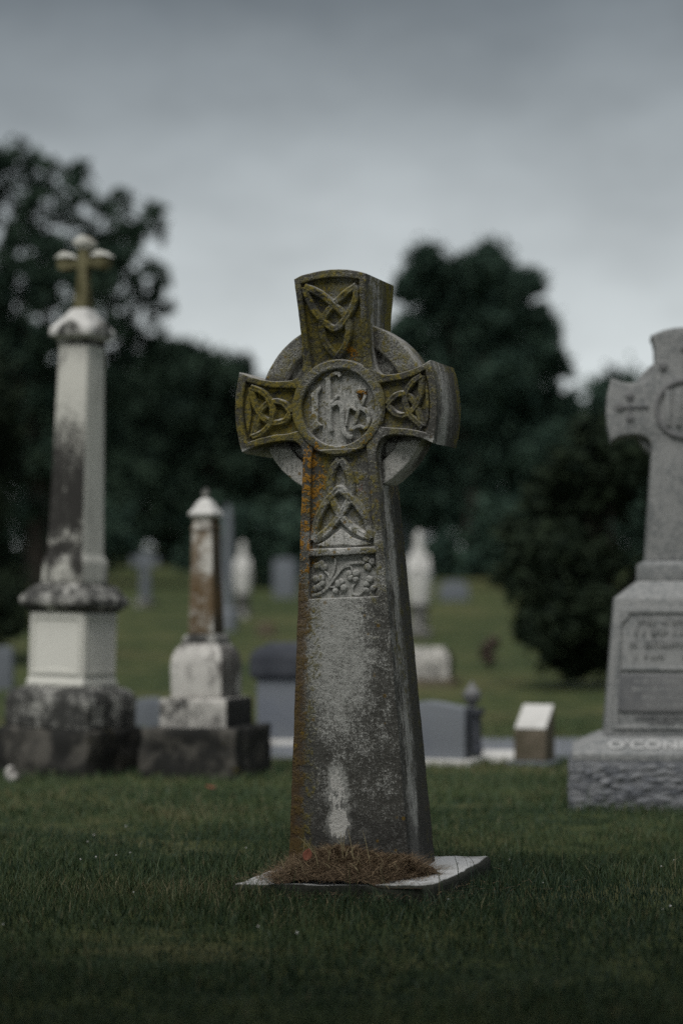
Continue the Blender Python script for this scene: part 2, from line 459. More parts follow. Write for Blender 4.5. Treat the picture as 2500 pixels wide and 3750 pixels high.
ys = list(np.arange(-14, 2, 1.0)) + list(np.arange(2, 11.2, 0.16)) + list(np.arange(11.2, 30, 0.6)) + list(np.arange(30, 90, 3.0)) + [100, 130, 180, 260, 400, 700]
xs_n = [-500, -250, -120, -60, -30, -18, -12, -8, -6, -5, -4] + list(np.arange(-3, 3.01, 0.2)) + [4, 5, 6, 8, 12, 18, 30, 60, 120, 250, 500]
gv = np.array([(x, y, gz(x, y)) for y in ys for x in xs_n])
nx_ = len(xs_n)
gf = []
for j in range(len(ys) - 1):
    for i in range(nx_ - 1):
        a = j * nx_ + i
        gf += [a, a + 1, a + nx_ + 1, a + nx_]
ground = link_mesh('ground', np_mesh('ground', gv, gf, [4] * (len(gf) // 4)), M_turf, smooth=180)
tag(ground, 'dark mown lawn rising into a grassy slope behind the graves', kind='structure')

bm = bmesh.new()
rx = np.linspace(-14, 14, 57)
rows = []
for x in rx:
    n0 = 11.25 + 0.02 * x + 0.05 * math.sin(x * 0.7)
    f0 = 12.25 + (0.45 if x > 0.2 else 0.45 * max(0, (x + 0.8)) if x > -0.8 else 0) + 0.03 * math.sin(x)
    rows.append([bm.verts.new((x, n0 + (f0 - n0) * k / 4, hill(n0 + (f0 - n0) * k / 4) + 0.004 + 0.012 * math.sin(math.pi * k / 4))) for k in range(5)])
for a, c in zip(rows, rows[1:]):
    for k in range(4):
        bm.faces.new((a[k], c[k], c[k + 1], a[k + 1]))
road = link_mesh('path', bm_mesh(bm), M_asphalt, smooth=180)
tag(road, 'narrow grey asphalt lane crossing behind the front graves', kind='structure')

# ---------------------------------------------------------------- geometry builders
def displace(bm, amp, scale, seed=0.0, verts=None):
    for v in (verts or bm.verts):
        p = v.co * scale + Vector((seed, seed * 1.7, seed * 0.3))
        v.co += Vector((mnoise.noise(p), mnoise.noise(p + Vector((31, 0, 0))), mnoise.noise(p + Vector((0, 47, 0))))) * amp

def loft(levels, bevel=0.006, seg=2, noise_amp=0.0, noise_scale=18.0, cuts=0, seed=0.0, center=(0, 0)):
    """square stack: levels = [(half_x, half_y, z), ...]"""
    bm = bmesh.new()
    cx, cy = center
    rings = []
    for hx, hy, z in levels:
        rings.append([bm.verts.new((cx + sx * hx, cy + sy * hy, z)) for sx, sy in ((-1, -1), (1, -1), (1, 1), (-1, 1))])
    bm.faces.new(rings[0][::-1]); bm.faces.new(rings[-1])
    for a, c in zip(rings, rings[1:]):
        for k in range(4):
            bm.faces.new((a[k], a[(k + 1) % 4], c[(k + 1) % 4], c[k]))
    if bevel:
        bmesh.ops.bevel(bm, geom=bm.edges[:], offset=bevel, segments=seg, profile=0.6, affect='EDGES', clamp_overlap=True)
    if cuts:
        bmesh.ops.subdivide_edges(bm, edges=bm.edges[:], cuts=cuts, use_grid_fill=True)
    if noise_amp:
        displace(bm, noise_amp, noise_scale, seed)
    return bm_mesh(bm)

def lathe(profile, n=24, sx=1.0, sy=1.0, fold=0.0, nf=7):
    bm = bmesh.new()
    rings = []
    for r, z in profile:
        rings.append([bm.verts.new(((r * sx * (1 + fold * math.sin(nf * t) * (1 if r > 0.05 else 0))) * math.cos(t), r * sy * (1 + fold * math.sin(nf * t + 1)) * math.sin(t), z)) for t in [2 * math.pi * k / n for k in range(n)]])
    bm.faces.new(rings[0][::-1]); bm.faces.new(rings[-1])
    for a, c in zip(rings, rings[1:]):
        for k in range(n):
            bm.faces.new((a[k], a[(k + 1) % n], c[(k + 1) % n], c[k]))
    return bm_mesh(bm)

def curve_solid(splines, extrude, bevel, res=2):
    """filled planar outline with holes -> bmesh; X,Y in plane, Z = thickness (-E-b .. E+b)"""
    cu = bpy.data.curves.new('tmp', 'CURVE')
    cu.dimensions = '2D'; cu.fill_mode = 'BOTH'
    cu.extrude = extrude; cu.bevel_depth = bevel; cu.bevel_resolution = res; cu.offset = -bevel
    for pts in splines:
        sp = cu.splines.new('POLY')
        sp.points.add(len(pts) - 1)
        for p, q in zip(sp.points, pts): p.co = (q[0], q[1], 0, 1)
        sp.use_cyclic_u = True
    o = bpy.data.objects.new('tmp', cu)
    COL.objects.link(o)
    dg = bpy.context.evaluated_depsgraph_get()
    me = bpy.data.meshes.new_from_object(o.evaluated_get(dg))
    bm = bmesh.new(); bm.from_mesh(me)
    bpy.data.objects.remove(o); bpy.data.curves.remove(cu); bpy.data.meshes.remove(me)
    bmesh.ops.remove_doubles(bm, verts=bm.verts[:], dist=1e-5)
    return bm

def grid_cut(bm, x0, x1, dx, z0, z1, dz, axes=(0, 1)):
    for k in np.arange(x0, x1, dx):
        bmesh.ops.bisect_plane(bm, geom=bm.verts[:] + bm.edges[:] + bm.faces[:], plane_co=(k, 0, 0), plane_no=(1, 0, 0), dist=1e-5)
    for k in np.arange(z0, z1, dz):
        bmesh.ops.bisect_plane(bm, geom=bm.verts[:] + bm.edges[:] + bm.faces[:], plane_co=(0, k, 0), plane_no=(0, 1, 0), dist=1e-5)

def spline(pts, n=8):
    P = [Vector(p) for p in pts]
    P = [P[0] * 2 - P[1]] + P + [P[-1] * 2 - P[-2]]
    out = []
    for i in range(1, len(P) - 2):
        for k in range(n):
            t = k / n
            a, b_, c, d = P[i - 1], P[i], P[i + 1], P[i + 2]
            out.append(0.5 * ((2 * b_) + (c - a) * t + (2 * a - 5 * b_ + 4 * c - d) * t * t + (3 * b_ - a - 3 * c + d) * t ** 3))
    out.append(P[-2])
    return out

def arc(cx, cz, r, a0, a1, n):
    return [(cx + r * math.cos(R(a0 + (a1 - a0) * k / n)), cz + r * math.sin(R(a0 + (a1 - a0) * k / n))) for k in range(n + 1)]

# ---------------------------------------------------------------- the celtic cross
cross = empty('celtic_cross', (0.062, 6.42, 0.055), R(-18), R(-1.75))
tag(cross, 'tall lichen covered celtic cross with ringed head, standing in the middle on a pale slab', 'grave cross')

HW0, HWN = 0.183, 0.111
def hw(z): return HW0 + (HWN - HW0) * min(1, z / 1.19)
def half_depth(x, z):
    if z < ZC - 0.12:
        t = max(0.0, min(1.0, z / (ZC - 0.12)))
        return 0.136 + (0.104 - 0.136) * t
    r = max(abs(x) - 0.12, z - ZC - 0.13, 0.0)
    return 0.099 + 0.038 * min(1.1, r / 0.19)
REC = 0.016                                              # depth of the carved panels

def cross_half():
    p = [(HW0, 0.0), (0.1715, 0.19), (0.1600, 0.38), (0.1485, 0.57), (0.1375, 0.76), (0.1265, 0.95), (0.1160, 1.12), (0.111, 1.19)]
    p += [(0.1115, ZC - 0.135), (0.114, ZC - 0.121), (0.119, ZC - 0.109), (0.127, ZC - 0.099), (0.138, ZC - 0.093), (0.152, ZC - 0.0905)]
    p += [(0.175, ZC - 0.0905), (0.2, ZC - 0.0925), (0.23, ZC - 0.098), (0.26, ZC - 0.107), (0.290, ZC - 0.121)]
    p += [(0.299, ZC - 0.085), (0.305, ZC - 0.045), (0.307, ZC), (0.305, ZC + 0.045), (0.299, ZC + 0.085), (0.290, ZC + 0.118)]
    p += [(0.26, ZC + 0.104), (0.23, ZC + 0.094), (0.2, ZC + 0.088), (0.175, ZC + 0.0855), (0.152, ZC + 0.0855), (0.138, ZC + 0.088)]
    p += [(0.124, ZC + 0.095), (0.113, ZC + 0.107), (0.1065, ZC + 0.122), (0.103, ZC + 0.145), (0.102, ZC + 0.19), (0.1025, ZC + 0.24), (0.105, ZC + 0.30), (0.110, ZC + 0.378)]
    p += [(0.085, ZC + 0.387), (0.055, ZC + 0.3935), (0.025, ZC + 0.397)]
    return p
half = cross_half()
outline = half + [(0, ZC + 0.398)] + [(-x, z) for x, z in half[::-1]]

def sh_panel():
    a = math.degrees(math.asin(0.082 / 0.142))
    return [(-0.097, 0.932), (0.099, 0.932), (0.0915, 1.09), (0.085, 1.205)] + arc(0, ZC, 0.142, -90 + a, -90 - a, 10) + [(-0.085, 1.205), (-0.091, 1.09)]
def top_panel():
    a = math.degrees(math.asin(0.079 / 0.142))
    return arc(0, ZC, 0.142, 90 + a, 90 - a, 10) + [(0.082, 1.53), (0.083, 1.60), (0.088, 1.702), (0.05, 1.711), (0, 1.7145), (-0.05, 1.711), (-0.090, 1.702), (-0.085, 1.60), (-0.082, 1.53)]
def arm_panel(s):
    a = math.degrees(math.asin(0.062 / 0.142))
    r = [(s * x, z) for x, z in [(0.155, ZC - 0.068), (0.20, ZC - 0.072), (0.24, ZC - 0.08), (0.272, ZC - 0.09), (0.281, ZC - 0.05), (0.285, ZC), (0.281, ZC + 0.05), (0.272, ZC + 0.09), (0.24, ZC + 0.077), (0.20, ZC + 0.068), (0.155, ZC + 0.064)]]
    r += [(s * q[0], q[1]) for q in arc(0, ZC, 0.142, a, -a, 8)]
    return r
leaf_panel = [(-0.102, 0.787), (0.108, 0.789), (0.1015, 0.911), (-0.0985, 0.909)]
disc_hole = arc(0, ZC, 0.1125, 0, 360, 48)[:-1]

def worn(bm, amp=0.0011, scale=38.0, seed=0.0):
    displace(bm, amp, scale, seed); displace(bm, amp * 0.8, scale * 0.28, seed + 9)

def to_front(bm, E_, b_, sink):
    """map solid thickness to the front: the top of the solid ends up `sink` below the front plane"""
    for v in bm.verts:
        x, z, t = v.co
        v.co = (x, -(half_depth(x, z) - sink - (E_ + b_ - t)), z)

bm = curve_solid([outline], 0.05, 0.006)
grid_cut(bm, -0.30, 0.31, 0.035, 0.03, 1.74, 0.035)
for v in bm.verts:
    x, z, t = v.co
    x *= 0.9975
    hd = half_depth(x, z)
    v.co = (x, (hd - (t + 0.056)) if t < 0 else -(hd - REC - (0.056 - t)), z)
worn(bm, 0.0012)
plate = curve_solid([outline, sh_panel(), top_panel(), arm_panel(1), arm_panel(-1), leaf_panel, disc_hole], 0.0075, 0.004, 2)
grid_cut(plate, -0.30, 0.31, 0.016, 0.012, 1.74, 0.016)
to_front(plate, 0.0075, 0.004, 0.0)
worn(plate, 0.0013, 45, 3)
tmp = bpy.data.meshes.new('tmp'); plate.to_mesh(tmp); plate.free()
bm.from_mesh(tmp); bpy.data.meshes.remove(tmp)
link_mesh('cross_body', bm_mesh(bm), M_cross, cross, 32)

ring_bm = curve_solid([arc(0, ZC, 0.258, 0, 360, 96)[:-1], arc(0, ZC, 0.197, 0, 360, 72)[:-1]], 0.056, 0.006)
grid_cut(ring_bm, -0.25, 0.26, 0.03, ZC - 0.25, ZC + 0.26, 0.03)
for v in ring_bm.verts: v.co = (v.co.x, -v.co.z, v.co.y)
worn(ring_bm, 0.0014)
link_mesh('ring', bm_mesh(ring_bm), M_cross, cross, 32)
web_bm = curve_solid([arc(0, ZC, 0.205, 0, 360, 72)[:-1]], 0.034, 0.002)
for v in web_bm.verts: v.co = (v.co.x, -v.co.z, v.co.y)
link_mesh('ring_web', bm_mesh(web_bm), M_cross, cross, 32)

rim_bm = curve_solid([arc(0, ZC, 0.1395, 0, 360, 96)[:-1], arc(0, ZC, 0.1115, 0, 360, 80)[:-1]], 0.005, 0.006, 3)
to_front(rim_bm, 0.005, 0.006, -0.0045)
worn(rim_bm, 0.001, 60, 5)
link_mesh('roundel_rim', bm_mesh(rim_bm), M_cross, cross, 40)

PROF = [(-0.5, -0.35), (-0.46, 0.35), (-0.36, 0.82), (-0.2, 1.0), (0.0, 0.86), (0.2, 1.0), (0.36, 0.82), (0.46, 0.35), (0.5, -0.35)]
PROF_FLAT = [(-0.5, -0.35), (-0.46, 0.6), (-0.36, 0.95), (0.0, 1.02), (0.36, 0.95), (0.46, 0.6), (0.5, -0.35)]
def ribbon(pts, width, height, prof=PROF, taper=0.0, lift=0.0, n=7):
    """a carved strand lying in a panel of the cross"""
    c = spline(pts, n)
    bm = bmesh.new(); rows = []
    for i, p in enumerate(c):
        d = (c[min(i + 1, len(c) - 1)] - c[max(i - 1, 0)]).normalized()
        nrm = Vector((-d.y, d.x))
        t = i / (len(c) - 1)
        w = width * (1 - taper * abs(2 * t - 1) ** 3)
        w *= 1 + 0.10 * mnoise.noise(Vector((p[0] * 60, p[1] * 60, 1)))
        row = []
        for u, h in prof:
            q = p + nrm * (u * w)
            hh = h * height * (1 + 0.15 * mnoise.noise(Vector((q[0] * 80, q[1] * 80, 7)))) + (lift if h > 0 else 0)
            row.append(bm.verts.new((q[0], -(half_depth(q[0], q[1]) - REC + hh), q[1])))
        rows.append(row)
    for a, b_ in zip(rows, rows[1:]):
        for k in range(len(prof) - 1):
            bm.faces.new((a[k], a[k + 1], b_[k + 1], b_[k]))
    bm.faces.new(rows[0]); bm.faces.new(rows[-1][::-1])
    displace(bm, 0.0006, 120)
    return bm_mesh(bm)

def raised(poly, height, name, bev=0.003):
    b_ = curve_solid([poly], max(0.001, height / 2 - bev + 0.002), bev, 2)
    grid_cut(b_, -0.3, 0.3, 0.02, 0.7, 1.75, 0.02)
    top = max(0.001, height / 2 - bev + 0.002) + bev
    for v in b_.verts:
        x, z, t = v.co
        v.co = (x, -(half_depth(x, z) - REC + height - (top - t)), z)
    displace(b_, 0.0008, 90)
    return link_mesh(name, bm_mesh(b_), M_cross, cross, 45)

strands = {
 'shaft': [[(-0.0005, 1.1891), (-0.0193, 1.1673), (-0.0285, 1.141), (-0.0324, 1.1146), (-0.0288, 1.0859), (-0.0188, 1.0549), (-0.0002, 1.0216), (0.0228, 0.9964), (0.0523, 0.9749), (0.0890, 0.9563)],
  [(0.0016, 1.189), (0.0182, 1.164), (0.0283, 1.1351), (0.0318, 1.1043), (0.0268, 1.0738), (0.011, 1.0437), (-0.0156, 1.0099), (-0.0485, 0.9793), (-0.0845, 0.957)],
  [(-0.0845, 0.957), (-0.0782, 0.9956), (-0.0644, 1.034), (-0.0421, 1.068), (-0.0179, 1.0927), (-0.0026, 1.1024), (0.0164, 1.0875), (0.0416, 1.0631), (0.0645, 1.0338), (0.0808, 1.0005), (0.0890, 0.9563)]],
 'top': [[(-0.0019, 1.4870), (-0.028, 1.5213), (-0.0385, 1.5539), (-0.0354, 1.5859), (-0.019, 1.6133), (0.0087, 1.6402), (0.0432, 1.6659), (0.0790, 1.6871)],
  [(0.0015, 1.4870), (0.0271, 1.5152), (0.0415, 1.5512), (0.0423, 1.5833), (0.0283, 1.6117), (-0.0003, 1.6405), (-0.0356, 1.6707), (-0.0800, 1.6938)],
  [(-0.0800, 1.6938), (-0.0719, 1.6622), (-0.0549, 1.6209), (-0.0264, 1.5856), (0.0002, 1.5676), (0.0276, 1.5838), (0.0532, 1.6152), (0.0732, 1.6509), (0.0790, 1.6871)]],
 'left': [[(-0.1476, 1.3327), (-0.1674, 1.3605), (-0.1988, 1.3669), (-0.224, 1.3527), (-0.2392, 1.3275), (-0.2479, 1.2956), (-0.2600, 1.2657)],
  [(-0.1489, 1.3305), (-0.1641, 1.31), (-0.1958, 1.3046), (-0.2226, 1.3162), (-0.2433, 1.3448), (-0.2549, 1.3795), (-0.2600, 1.412)],
  [(-0.2600, 1.412), (-0.2296, 1.398), (-0.2077, 1.3715), (-0.1984, 1.3369), (-0.2083, 1.3007), (-0.2314, 1.2768), (-0.2600, 1.2657)]],
 'right': [[(0.1484, 1.3399), (0.1752, 1.3628), (0.2046, 1.3659), (0.2292, 1.3451), (0.2452, 1.3127), (0.2576, 1.2685)],
  [(0.1484, 1.3379), (0.1739, 1.3111), (0.2073, 1.306), (0.2371, 1.3269), (0.2547, 1.3622), (0.2610, 1.4150)],
  [(0.2610, 1.4150), (0.2304, 1.3969), (0.2099, 1.3697), (0.206, 1.3379), (0.2219, 1.3015), (0.2576, 1.2685)]]}
for key, wd in (('shaft', 0.0275), ('top', 0.0265), ('left', 0.0235), ('right', 0.0235)):
    for k, pts in enumerate(strands[key]):
        link_mesh('knot_strand', ribbon(pts, wd, 0.0145, lift=0.0008 * k), M_cross, cross, 50)
raised([(-0.0773, 0.9425), (-0.0512, 0.9539), (-0.0293, 0.9686), (-0.0031, 0.9871), (0.0096, 0.9805), (0.0306, 0.9615), (0.0604, 0.9512), (0.0901, 0.941), (0.0729, 0.9375), (0.0471, 0.9353), (0.0214, 0.9376), (0.0043, 0.9404), (-0.013, 0.9377), (-0.0301, 0.9395), (-0.0474, 0.936)], 0.009, 'carved_boss')
raised([(-0.2678, 1.4005), (-0.262, 1.3561), (-0.2610, 1.3303), (-0.2658, 1.3027), (-0.2712, 1.2716), (-0.2774, 1.2967), (-0.2823, 1.3355), (-0.278, 1.3675)], 0.008, 'carved_spindle', 0.002)
raised([(0.2712, 1.4033), (0.2785, 1.371), (0.2797, 1.3311), (0.2766, 1.2954), (0.2705, 1.2719), (0.2691, 1.3019), (0.2702, 1.3416), (0.2688, 1.3715)], 0.008, 'carved_spindle', 0.002)

raised([(-0.0893, 1.3809), (-0.0534, 1.4091), (-0.0511, 1.3976), (-0.0620, 1.3816), (-0.0640, 1.3016), (-0.0528, 1.2914), (-0.0841, 1.2745), (-0.0825, 1.3737)], 0.0135, 'letter_i')
def strokes(name, lst, hgt=0.0135):
    bm = bmesh.new()
    for pts, w in lst:
        me = ribbon(pts, w, hgt, PROF_FLAT, 0.25, n=5)
        bm.from_mesh(me); bpy.data.meshes.remove(me)
    return link_mesh(name, bm_mesh(bm), M_cross, cross, 50)
strokes('letter_h', [([(-0.0300, 1.428), (-0.0305, 1.36), (-0.0315, 1.30), (-0.0270, 1.272)], 0.0205),
                     ([(-0.0374, 1.424), (-0.0148, 1.4381), (0.0007, 1.4401), (0.0072, 1.4308)], 0.013),
                     ([(-0.0292, 1.3519), (-0.0132, 1.3653), (-0.0026, 1.3764)], 0.011),
                     ([(-0.0225, 1.3459), (-0.0048, 1.3548), (0.0069, 1.345), (0.0096, 1.3286), (0.0090, 1.3041), (0.0110, 1.2795), (0.017, 1.263), (0.027, 1.2532), (0.0408, 1.254)], 0.017)])
strokes('letter_s', [([(0.0523, 1.3853), (0.068, 1.384), (0.0846, 1.3853)], 0.017),
                     ([(0.0541, 1.3777), (0.0547, 1.3585), (0.0635, 1.3382), (0.0835, 1.3244), (0.089, 1.3046), (0.088, 1.2884), (0.0808, 1.2743)], 0.014),
                     ([(0.0824, 1.3768), (0.076, 1.3574), (0.0653, 1.3414), (0.0561, 1.3189), (0.047, 1.2946), (0.0344, 1.2742)], 0.013),
                     ([(0.0344, 1.2722), (0.0553, 1.2829), (0.0689, 1.2792), (0.0807, 1.2726)], 0.011),
                     ([(0.0195, 1.2858), (0.0271, 1.3264), (0.036, 1.3391), (0.0546, 1.3274)], 0.009)])
def vine(lst):
    bm = bmesh.new()
    for pts, w in lst:
        me = ribbon(pts, w, 0.0075, PROF_FLAT, 0.3, n=6)
        bm.from_mesh(me); bpy.data.meshes.remove(me)
    return link_mesh('vine_stem', bm_mesh(bm), M_cross, cross, 50)
vine([([(-0.0964, 0.7955), (-0.0653, 0.805), (-0.0431, 0.8238), (-0.0182, 0.8552), (0.0016, 0.8752), (0.026, 0.8859), (0.0671, 0.8868)], 0.010),
      ([(-0.0218, 0.905), (-0.0237, 0.8761), (-0.0378, 0.842), (-0.048, 0.8217)], 0.008),
      ([(-0.0542, 0.8656), (-0.0413, 0.8491), (-0.0443, 0.8239)], 0.006),
      ([(0.0603, 0.8043), (0.0479, 0.7938), (0.0299, 0.7981), (0.028, 0.8169), (0.036, 0.826)], 0.007),
      ([(-0.0408, 0.8192), (-0.0191, 0.8173)], 0.006),
      ([(0.0016, 0.8752), (0.0233, 0.8765), (0.0303, 0.8605)], 0.006)])
rnd = random.Random(5)
for cx, cz in [(-0.0633, 0.8889), (-0.0779, 0.8825), (-0.0575, 0.8783), (-0.0841, 0.8437), (-0.0667, 0.8453), (-0.0647, 0.8315), (-0.0848, 0.8161), (-0.0746, 0.8203), (0.0181, 0.8563), (0.0398, 0.8556), (0.0382, 0.8395), (0.0226, 0.8446), (-0.0054, 0.8341), (0.0002, 0.8155), (-0.0242, 0.8071), (-0.0164, 0.8275), (0.0723, 0.8963), (0.0894, 0.8886), (0.0752, 0.8728), (0.0805, 0.8381), (0.0705, 0.8247), (0.0911, 0.8113), (0.0688, 0.8063)]:
    bm = bmesh.new(); rot = rnd.random() * 6.28; r0 = rnd.uniform(0.0098, 0.0125)
    rings = []
    for f, h in ((1.0, -0.003), (0.98, 0.004), (0.8, 0.0078), (0.45, 0.009)):
        rings.append([])
        for k in range(12):
            t = k / 12 * 2 * math.pi
            r = r0 * f * (1 - 0.28 * math.exp(-((t - math.pi) / 0.45) ** 2))
            x, z = cx + r * math.cos(t + rot), cz + r * math.sin(t + rot)
            rings[-1].append(bm.verts.new((x, -(half_depth(x, z) - REC + h), z)))
    for a, b_ in zip(rings, rings[1:]):
        for k in range(12): bm.faces.new((a[k], a[(k + 1) % 12], b_[(k + 1) % 12], b_[k]))
    bm.faces.new(rings[-1])
    link_mesh('shamrock_leaf', bm_mesh(bm), M_cross, cross, 60)

# slab under the cross (turned a little against it), with a chipped front right corner
SLAB = [(-0.320, -0.385), (-0.10, -0.40), (0.10, -0.40), (0.225, -0.395), (0.258, -0.375), (0.268, -0.34), (0.284, -0.1), (0.288, 0.12), (0.285, 0.265), (0.0, 0.27), (-0.285, 0.27), (-0.30, 0.0)]
bm = curve_solid([SLAB], 0.046, 0.014, 4)
grid_cut(bm, -0.31, 0.28, 0.035, -0.39, 0.26, 0.035)
a = R(2.5)
for v in bm.verts:
    x, y, t = v.co
    v.co = (x * math.cos(a) - y * math.sin(a) + 0.042, x * math.sin(a) + y * math.cos(a), t * 1.25 - 0.075 - (0.002 if x < -0.2 else 0.0))
displace(bm, 0.004, 8, 2); displace(bm, 0.003, 45, 5)
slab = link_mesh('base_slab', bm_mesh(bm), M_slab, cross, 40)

# ---------------------------------------------------------------- crosses with a ring, small monuments
def at(px, Y): return (px - 1250) / 8000 * Y            # lateral metres of a photograph column at a distance

# grey granite celtic cross monument at the right
oc = empty('granite_monument', (1.386, 8.82, -0.034), R(-6))
oc.scale = (1.045, 1.045, 1.045)
tag(oc, 'grey granite celtic cross monument with raised lettering on its rough base at the right edge', 'monument')
bm = bmesh.new()
me = loft([(0.445, 0.36, -0.05), (0.44, 0.355, 0.235)], 0.0, cuts=0)
bm.from_mesh(me); bpy.data.meshes.remove(me)
bmesh.ops.subdivide_edges(bm, edges=bm.edges[:], cuts=64, use_grid_fill=True)
for v in bm.verts:
    p = v.co
    if 0.0 < p.z < 0.222:
        e = min(1, (0.235 - p.z) / 0.03) * min(1, (0.44 - abs(p.x)) / 0.03 + 0.15)
        d = 0.014 * (mnoise.noise(p * 14) * 0.9 + mnoise.noise(p * 40 + Vector((5, 0, 0))) * 0.8 + 0.6 * mnoise.noise(p * 75))
        if abs(p.y) > 0.33: v.co.y += math.copysign(max(-0.024, d) * e, p.y)
        if abs(p.x) > 0.43: v.co.x += math.copysign(max(-0.014, d) * min(1, (0.235 - p.z) / 0.03), p.x)
link_mesh('rock_faced_base', bm_mesh(bm), M_granite_rough, oc, 24)
link_mesh('base_top', loft([(0.436, 0.350, 0.2352), (0.436, 0.350, 0.262), (0.325, 0.215, 0.318)], 0.003), M_granite, oc)
link_mesh('die', loft([(0.317, 0.205, 0.3185), (0.272, 0.18, 0.838), (0.185, 0.125, 0.905)], 0.006), M_granite, oc)
link_mesh('neck_block', loft([(0.186, 0.125, 0.9055), (0.183, 0.122, 0.968), (0.160, 0.105, 0.982)], 0.004), M_granite, oc)
def oc_half():
    z0, zc = 0.9825, 1.565
    p = [(0.155, z0), (0.128, zc - 0.155), (0.131, zc - 0.13), (0.142, zc - 0.115), (0.16, zc - 0.103), (0.19, zc - 0.0985), (0.225, zc - 0.1), (0.258, zc - 0.108), (0.283, zc - 0.123)]
    p += [(0.296, zc - 0.06), (0.300, zc), (0.296, zc + 0.06), (0.280, zc + 0.122), (0.25, zc + 0.108), (0.215, zc + 0.102), (0.18, zc + 0.102), (0.15, zc + 0.108), (0.128, zc + 0.125), (0.118, zc + 0.15)]
    p += [(0.113, zc + 0.19), (0.114, zc + 0.24), (0.120, zc + 0.268), (0.128, zc + 0.285), (0.08, zc + 0.305), (0.04, zc + 0.313)]
    return p
h2 = oc_half()
bm = curve_solid([h2 + [(0, 1.565 + 0.315)] + [(-x, z) for x, z in h2[::-1]]], 0.085, 0.007)
for v in bm.verts: v.co = (v.co.x, -v.co.z, v.co.y)
link_mesh('cross_body', bm_mesh(bm), M_granite, oc, 35)
bm = curve_solid([arc(0, 1.565, 0.214, 0, 360, 64)[:-1], arc(0, 1.565, 0.160, 0, 360, 48)[:-1]], 0.055, 0.005)
for v in bm.verts: v.co = (v.co.x, -v.co.z, v.co.y)
link_mesh('ring', bm_mesh(bm), M_granite, oc, 35)
def sunk(name, pts, depth_y, parent, mat, h=0.008):
    bm = curve_solid([pts], h / 2, 0.003)
    for v in bm.verts: v.co = (v.co.x, depth_y - v.co.z, v.co.y)
    return link_mesh(name, bm_mesh(bm), mat, parent, 40)
bm = curve_solid([arc(0, 1.565, 0.118, 0, 360, 48)[:-1], arc(0, 1.565, 0.100, 0, 360, 40)[:-1]], 0.006, 0.004)
for v in bm.verts: v.co = (v.co.x, -0.092 - v.co.z, v.co.y)
link_mesh('roundel_rim', bm_mesh(bm), M_granite_dark, oc, 40)
for lx, lw in ((-0.066, 0.020), (-0.026, 0.017), (0.018, 0.017), (0.062, 0.020)):
    sunk('raised_stroke', [(lx - lw / 2, 1.50), (lx + lw / 2, 1.50), (lx + lw / 2, 1.635), (lx - lw / 2, 1.635)], -0.094, oc, M_granite, 0.012)
for cx, cz, r in ((-0.250, 1.575, 0.017), (-0.211, 1.617, 0.016), (-0.211, 1.533, 0.015), (0.250, 1.575, 0.017), (0.211, 1.617, 0.016), (0.211, 1.533, 0.015), (-0.083, 1.73, 0.016), (0.083, 1.73, 0.016), (0.0, 1.80, 0.016)):
    sunk('carved_knob', arc(cx, cz, r, 0, 360, 14)[:-1], -0.092, oc, M_granite_dark, 0.010)
for s in (-1, 1):
    sunk('carved_bar', [(s * 0.14, 1.569), (s * 0.235, 1.569), (s * 0.235, 1.579), (s * 0.14, 1.579)], -0.092, oc, M_granite_dark, 0.008)
    sunk('carved_bar', [(s * 0.206, 1.54), (s * 0.216, 1.54), (s * 0.216, 1.61), (s * 0.206, 1.61)], -0.0915, oc, M_granite_dark, 0.006)
def die_y(z):
    t = (z - 0.3185) / (0.838 - 0.3185)
    return -(0.205 + (0.18 - 0.205) * t)
def die_hw(z):
    t = (z - 0.3185) / (0.838 - 0.3185)
    return 0.317 + (0.272 - 0.317) * t
def die_piece(name, pts, h, mat, bev=0.003):
    bm = curve_solid([pts], h / 2, bev)
    for v in bm.verts:
        x, z, t = v.co
        v.co = (x, die_y(z) - t, z)
    return link_mesh(name, bm_mesh(bm), mat, oc, 40)
# raised border moulding, with scooped top corners
o_ = [(-0.285, 0.345), (0.285, 0.345), (0.262, 0.80), (-0.262, 0.80)]
i_ = [(-0.268, 0.36), (0.268, 0.36), (0.247, 0.745), (0.232, 0.752), (0.222, 0.765), (0.219, 0.782), (-0.219, 0.782), (-0.222, 0.765), (-0.232, 0.752), (-0.247, 0.745)]
bm = curve_solid([o_, i_], 0.005, 0.003)
for v in bm.verts:
    x, z, t = v.co
    v.co = (x, die_y(z) - t, z)
link_mesh('border_moulding', bm_mesh(bm), M_granite, oc, 40)
die_piece('name_plaque', [(-0.262, 0.535), (-0.256, 0.545), (-0.245, 0.55), (0.245, 0.55), (0.256, 0.545), (0.262, 0.535), (0.268, 0.425), (0.260, 0.414), (0.25, 0.41), (-0.25, 0.41), (-0.260, 0.414), (-0.268, 0.425)], 0.010, M_granite_dark)
die_piece('plaque_fillet', [(-0.252, 0.566), (0.252, 0.566), (0.251, 0.578), (-0.251, 0.578)], 0.012, M_granite)
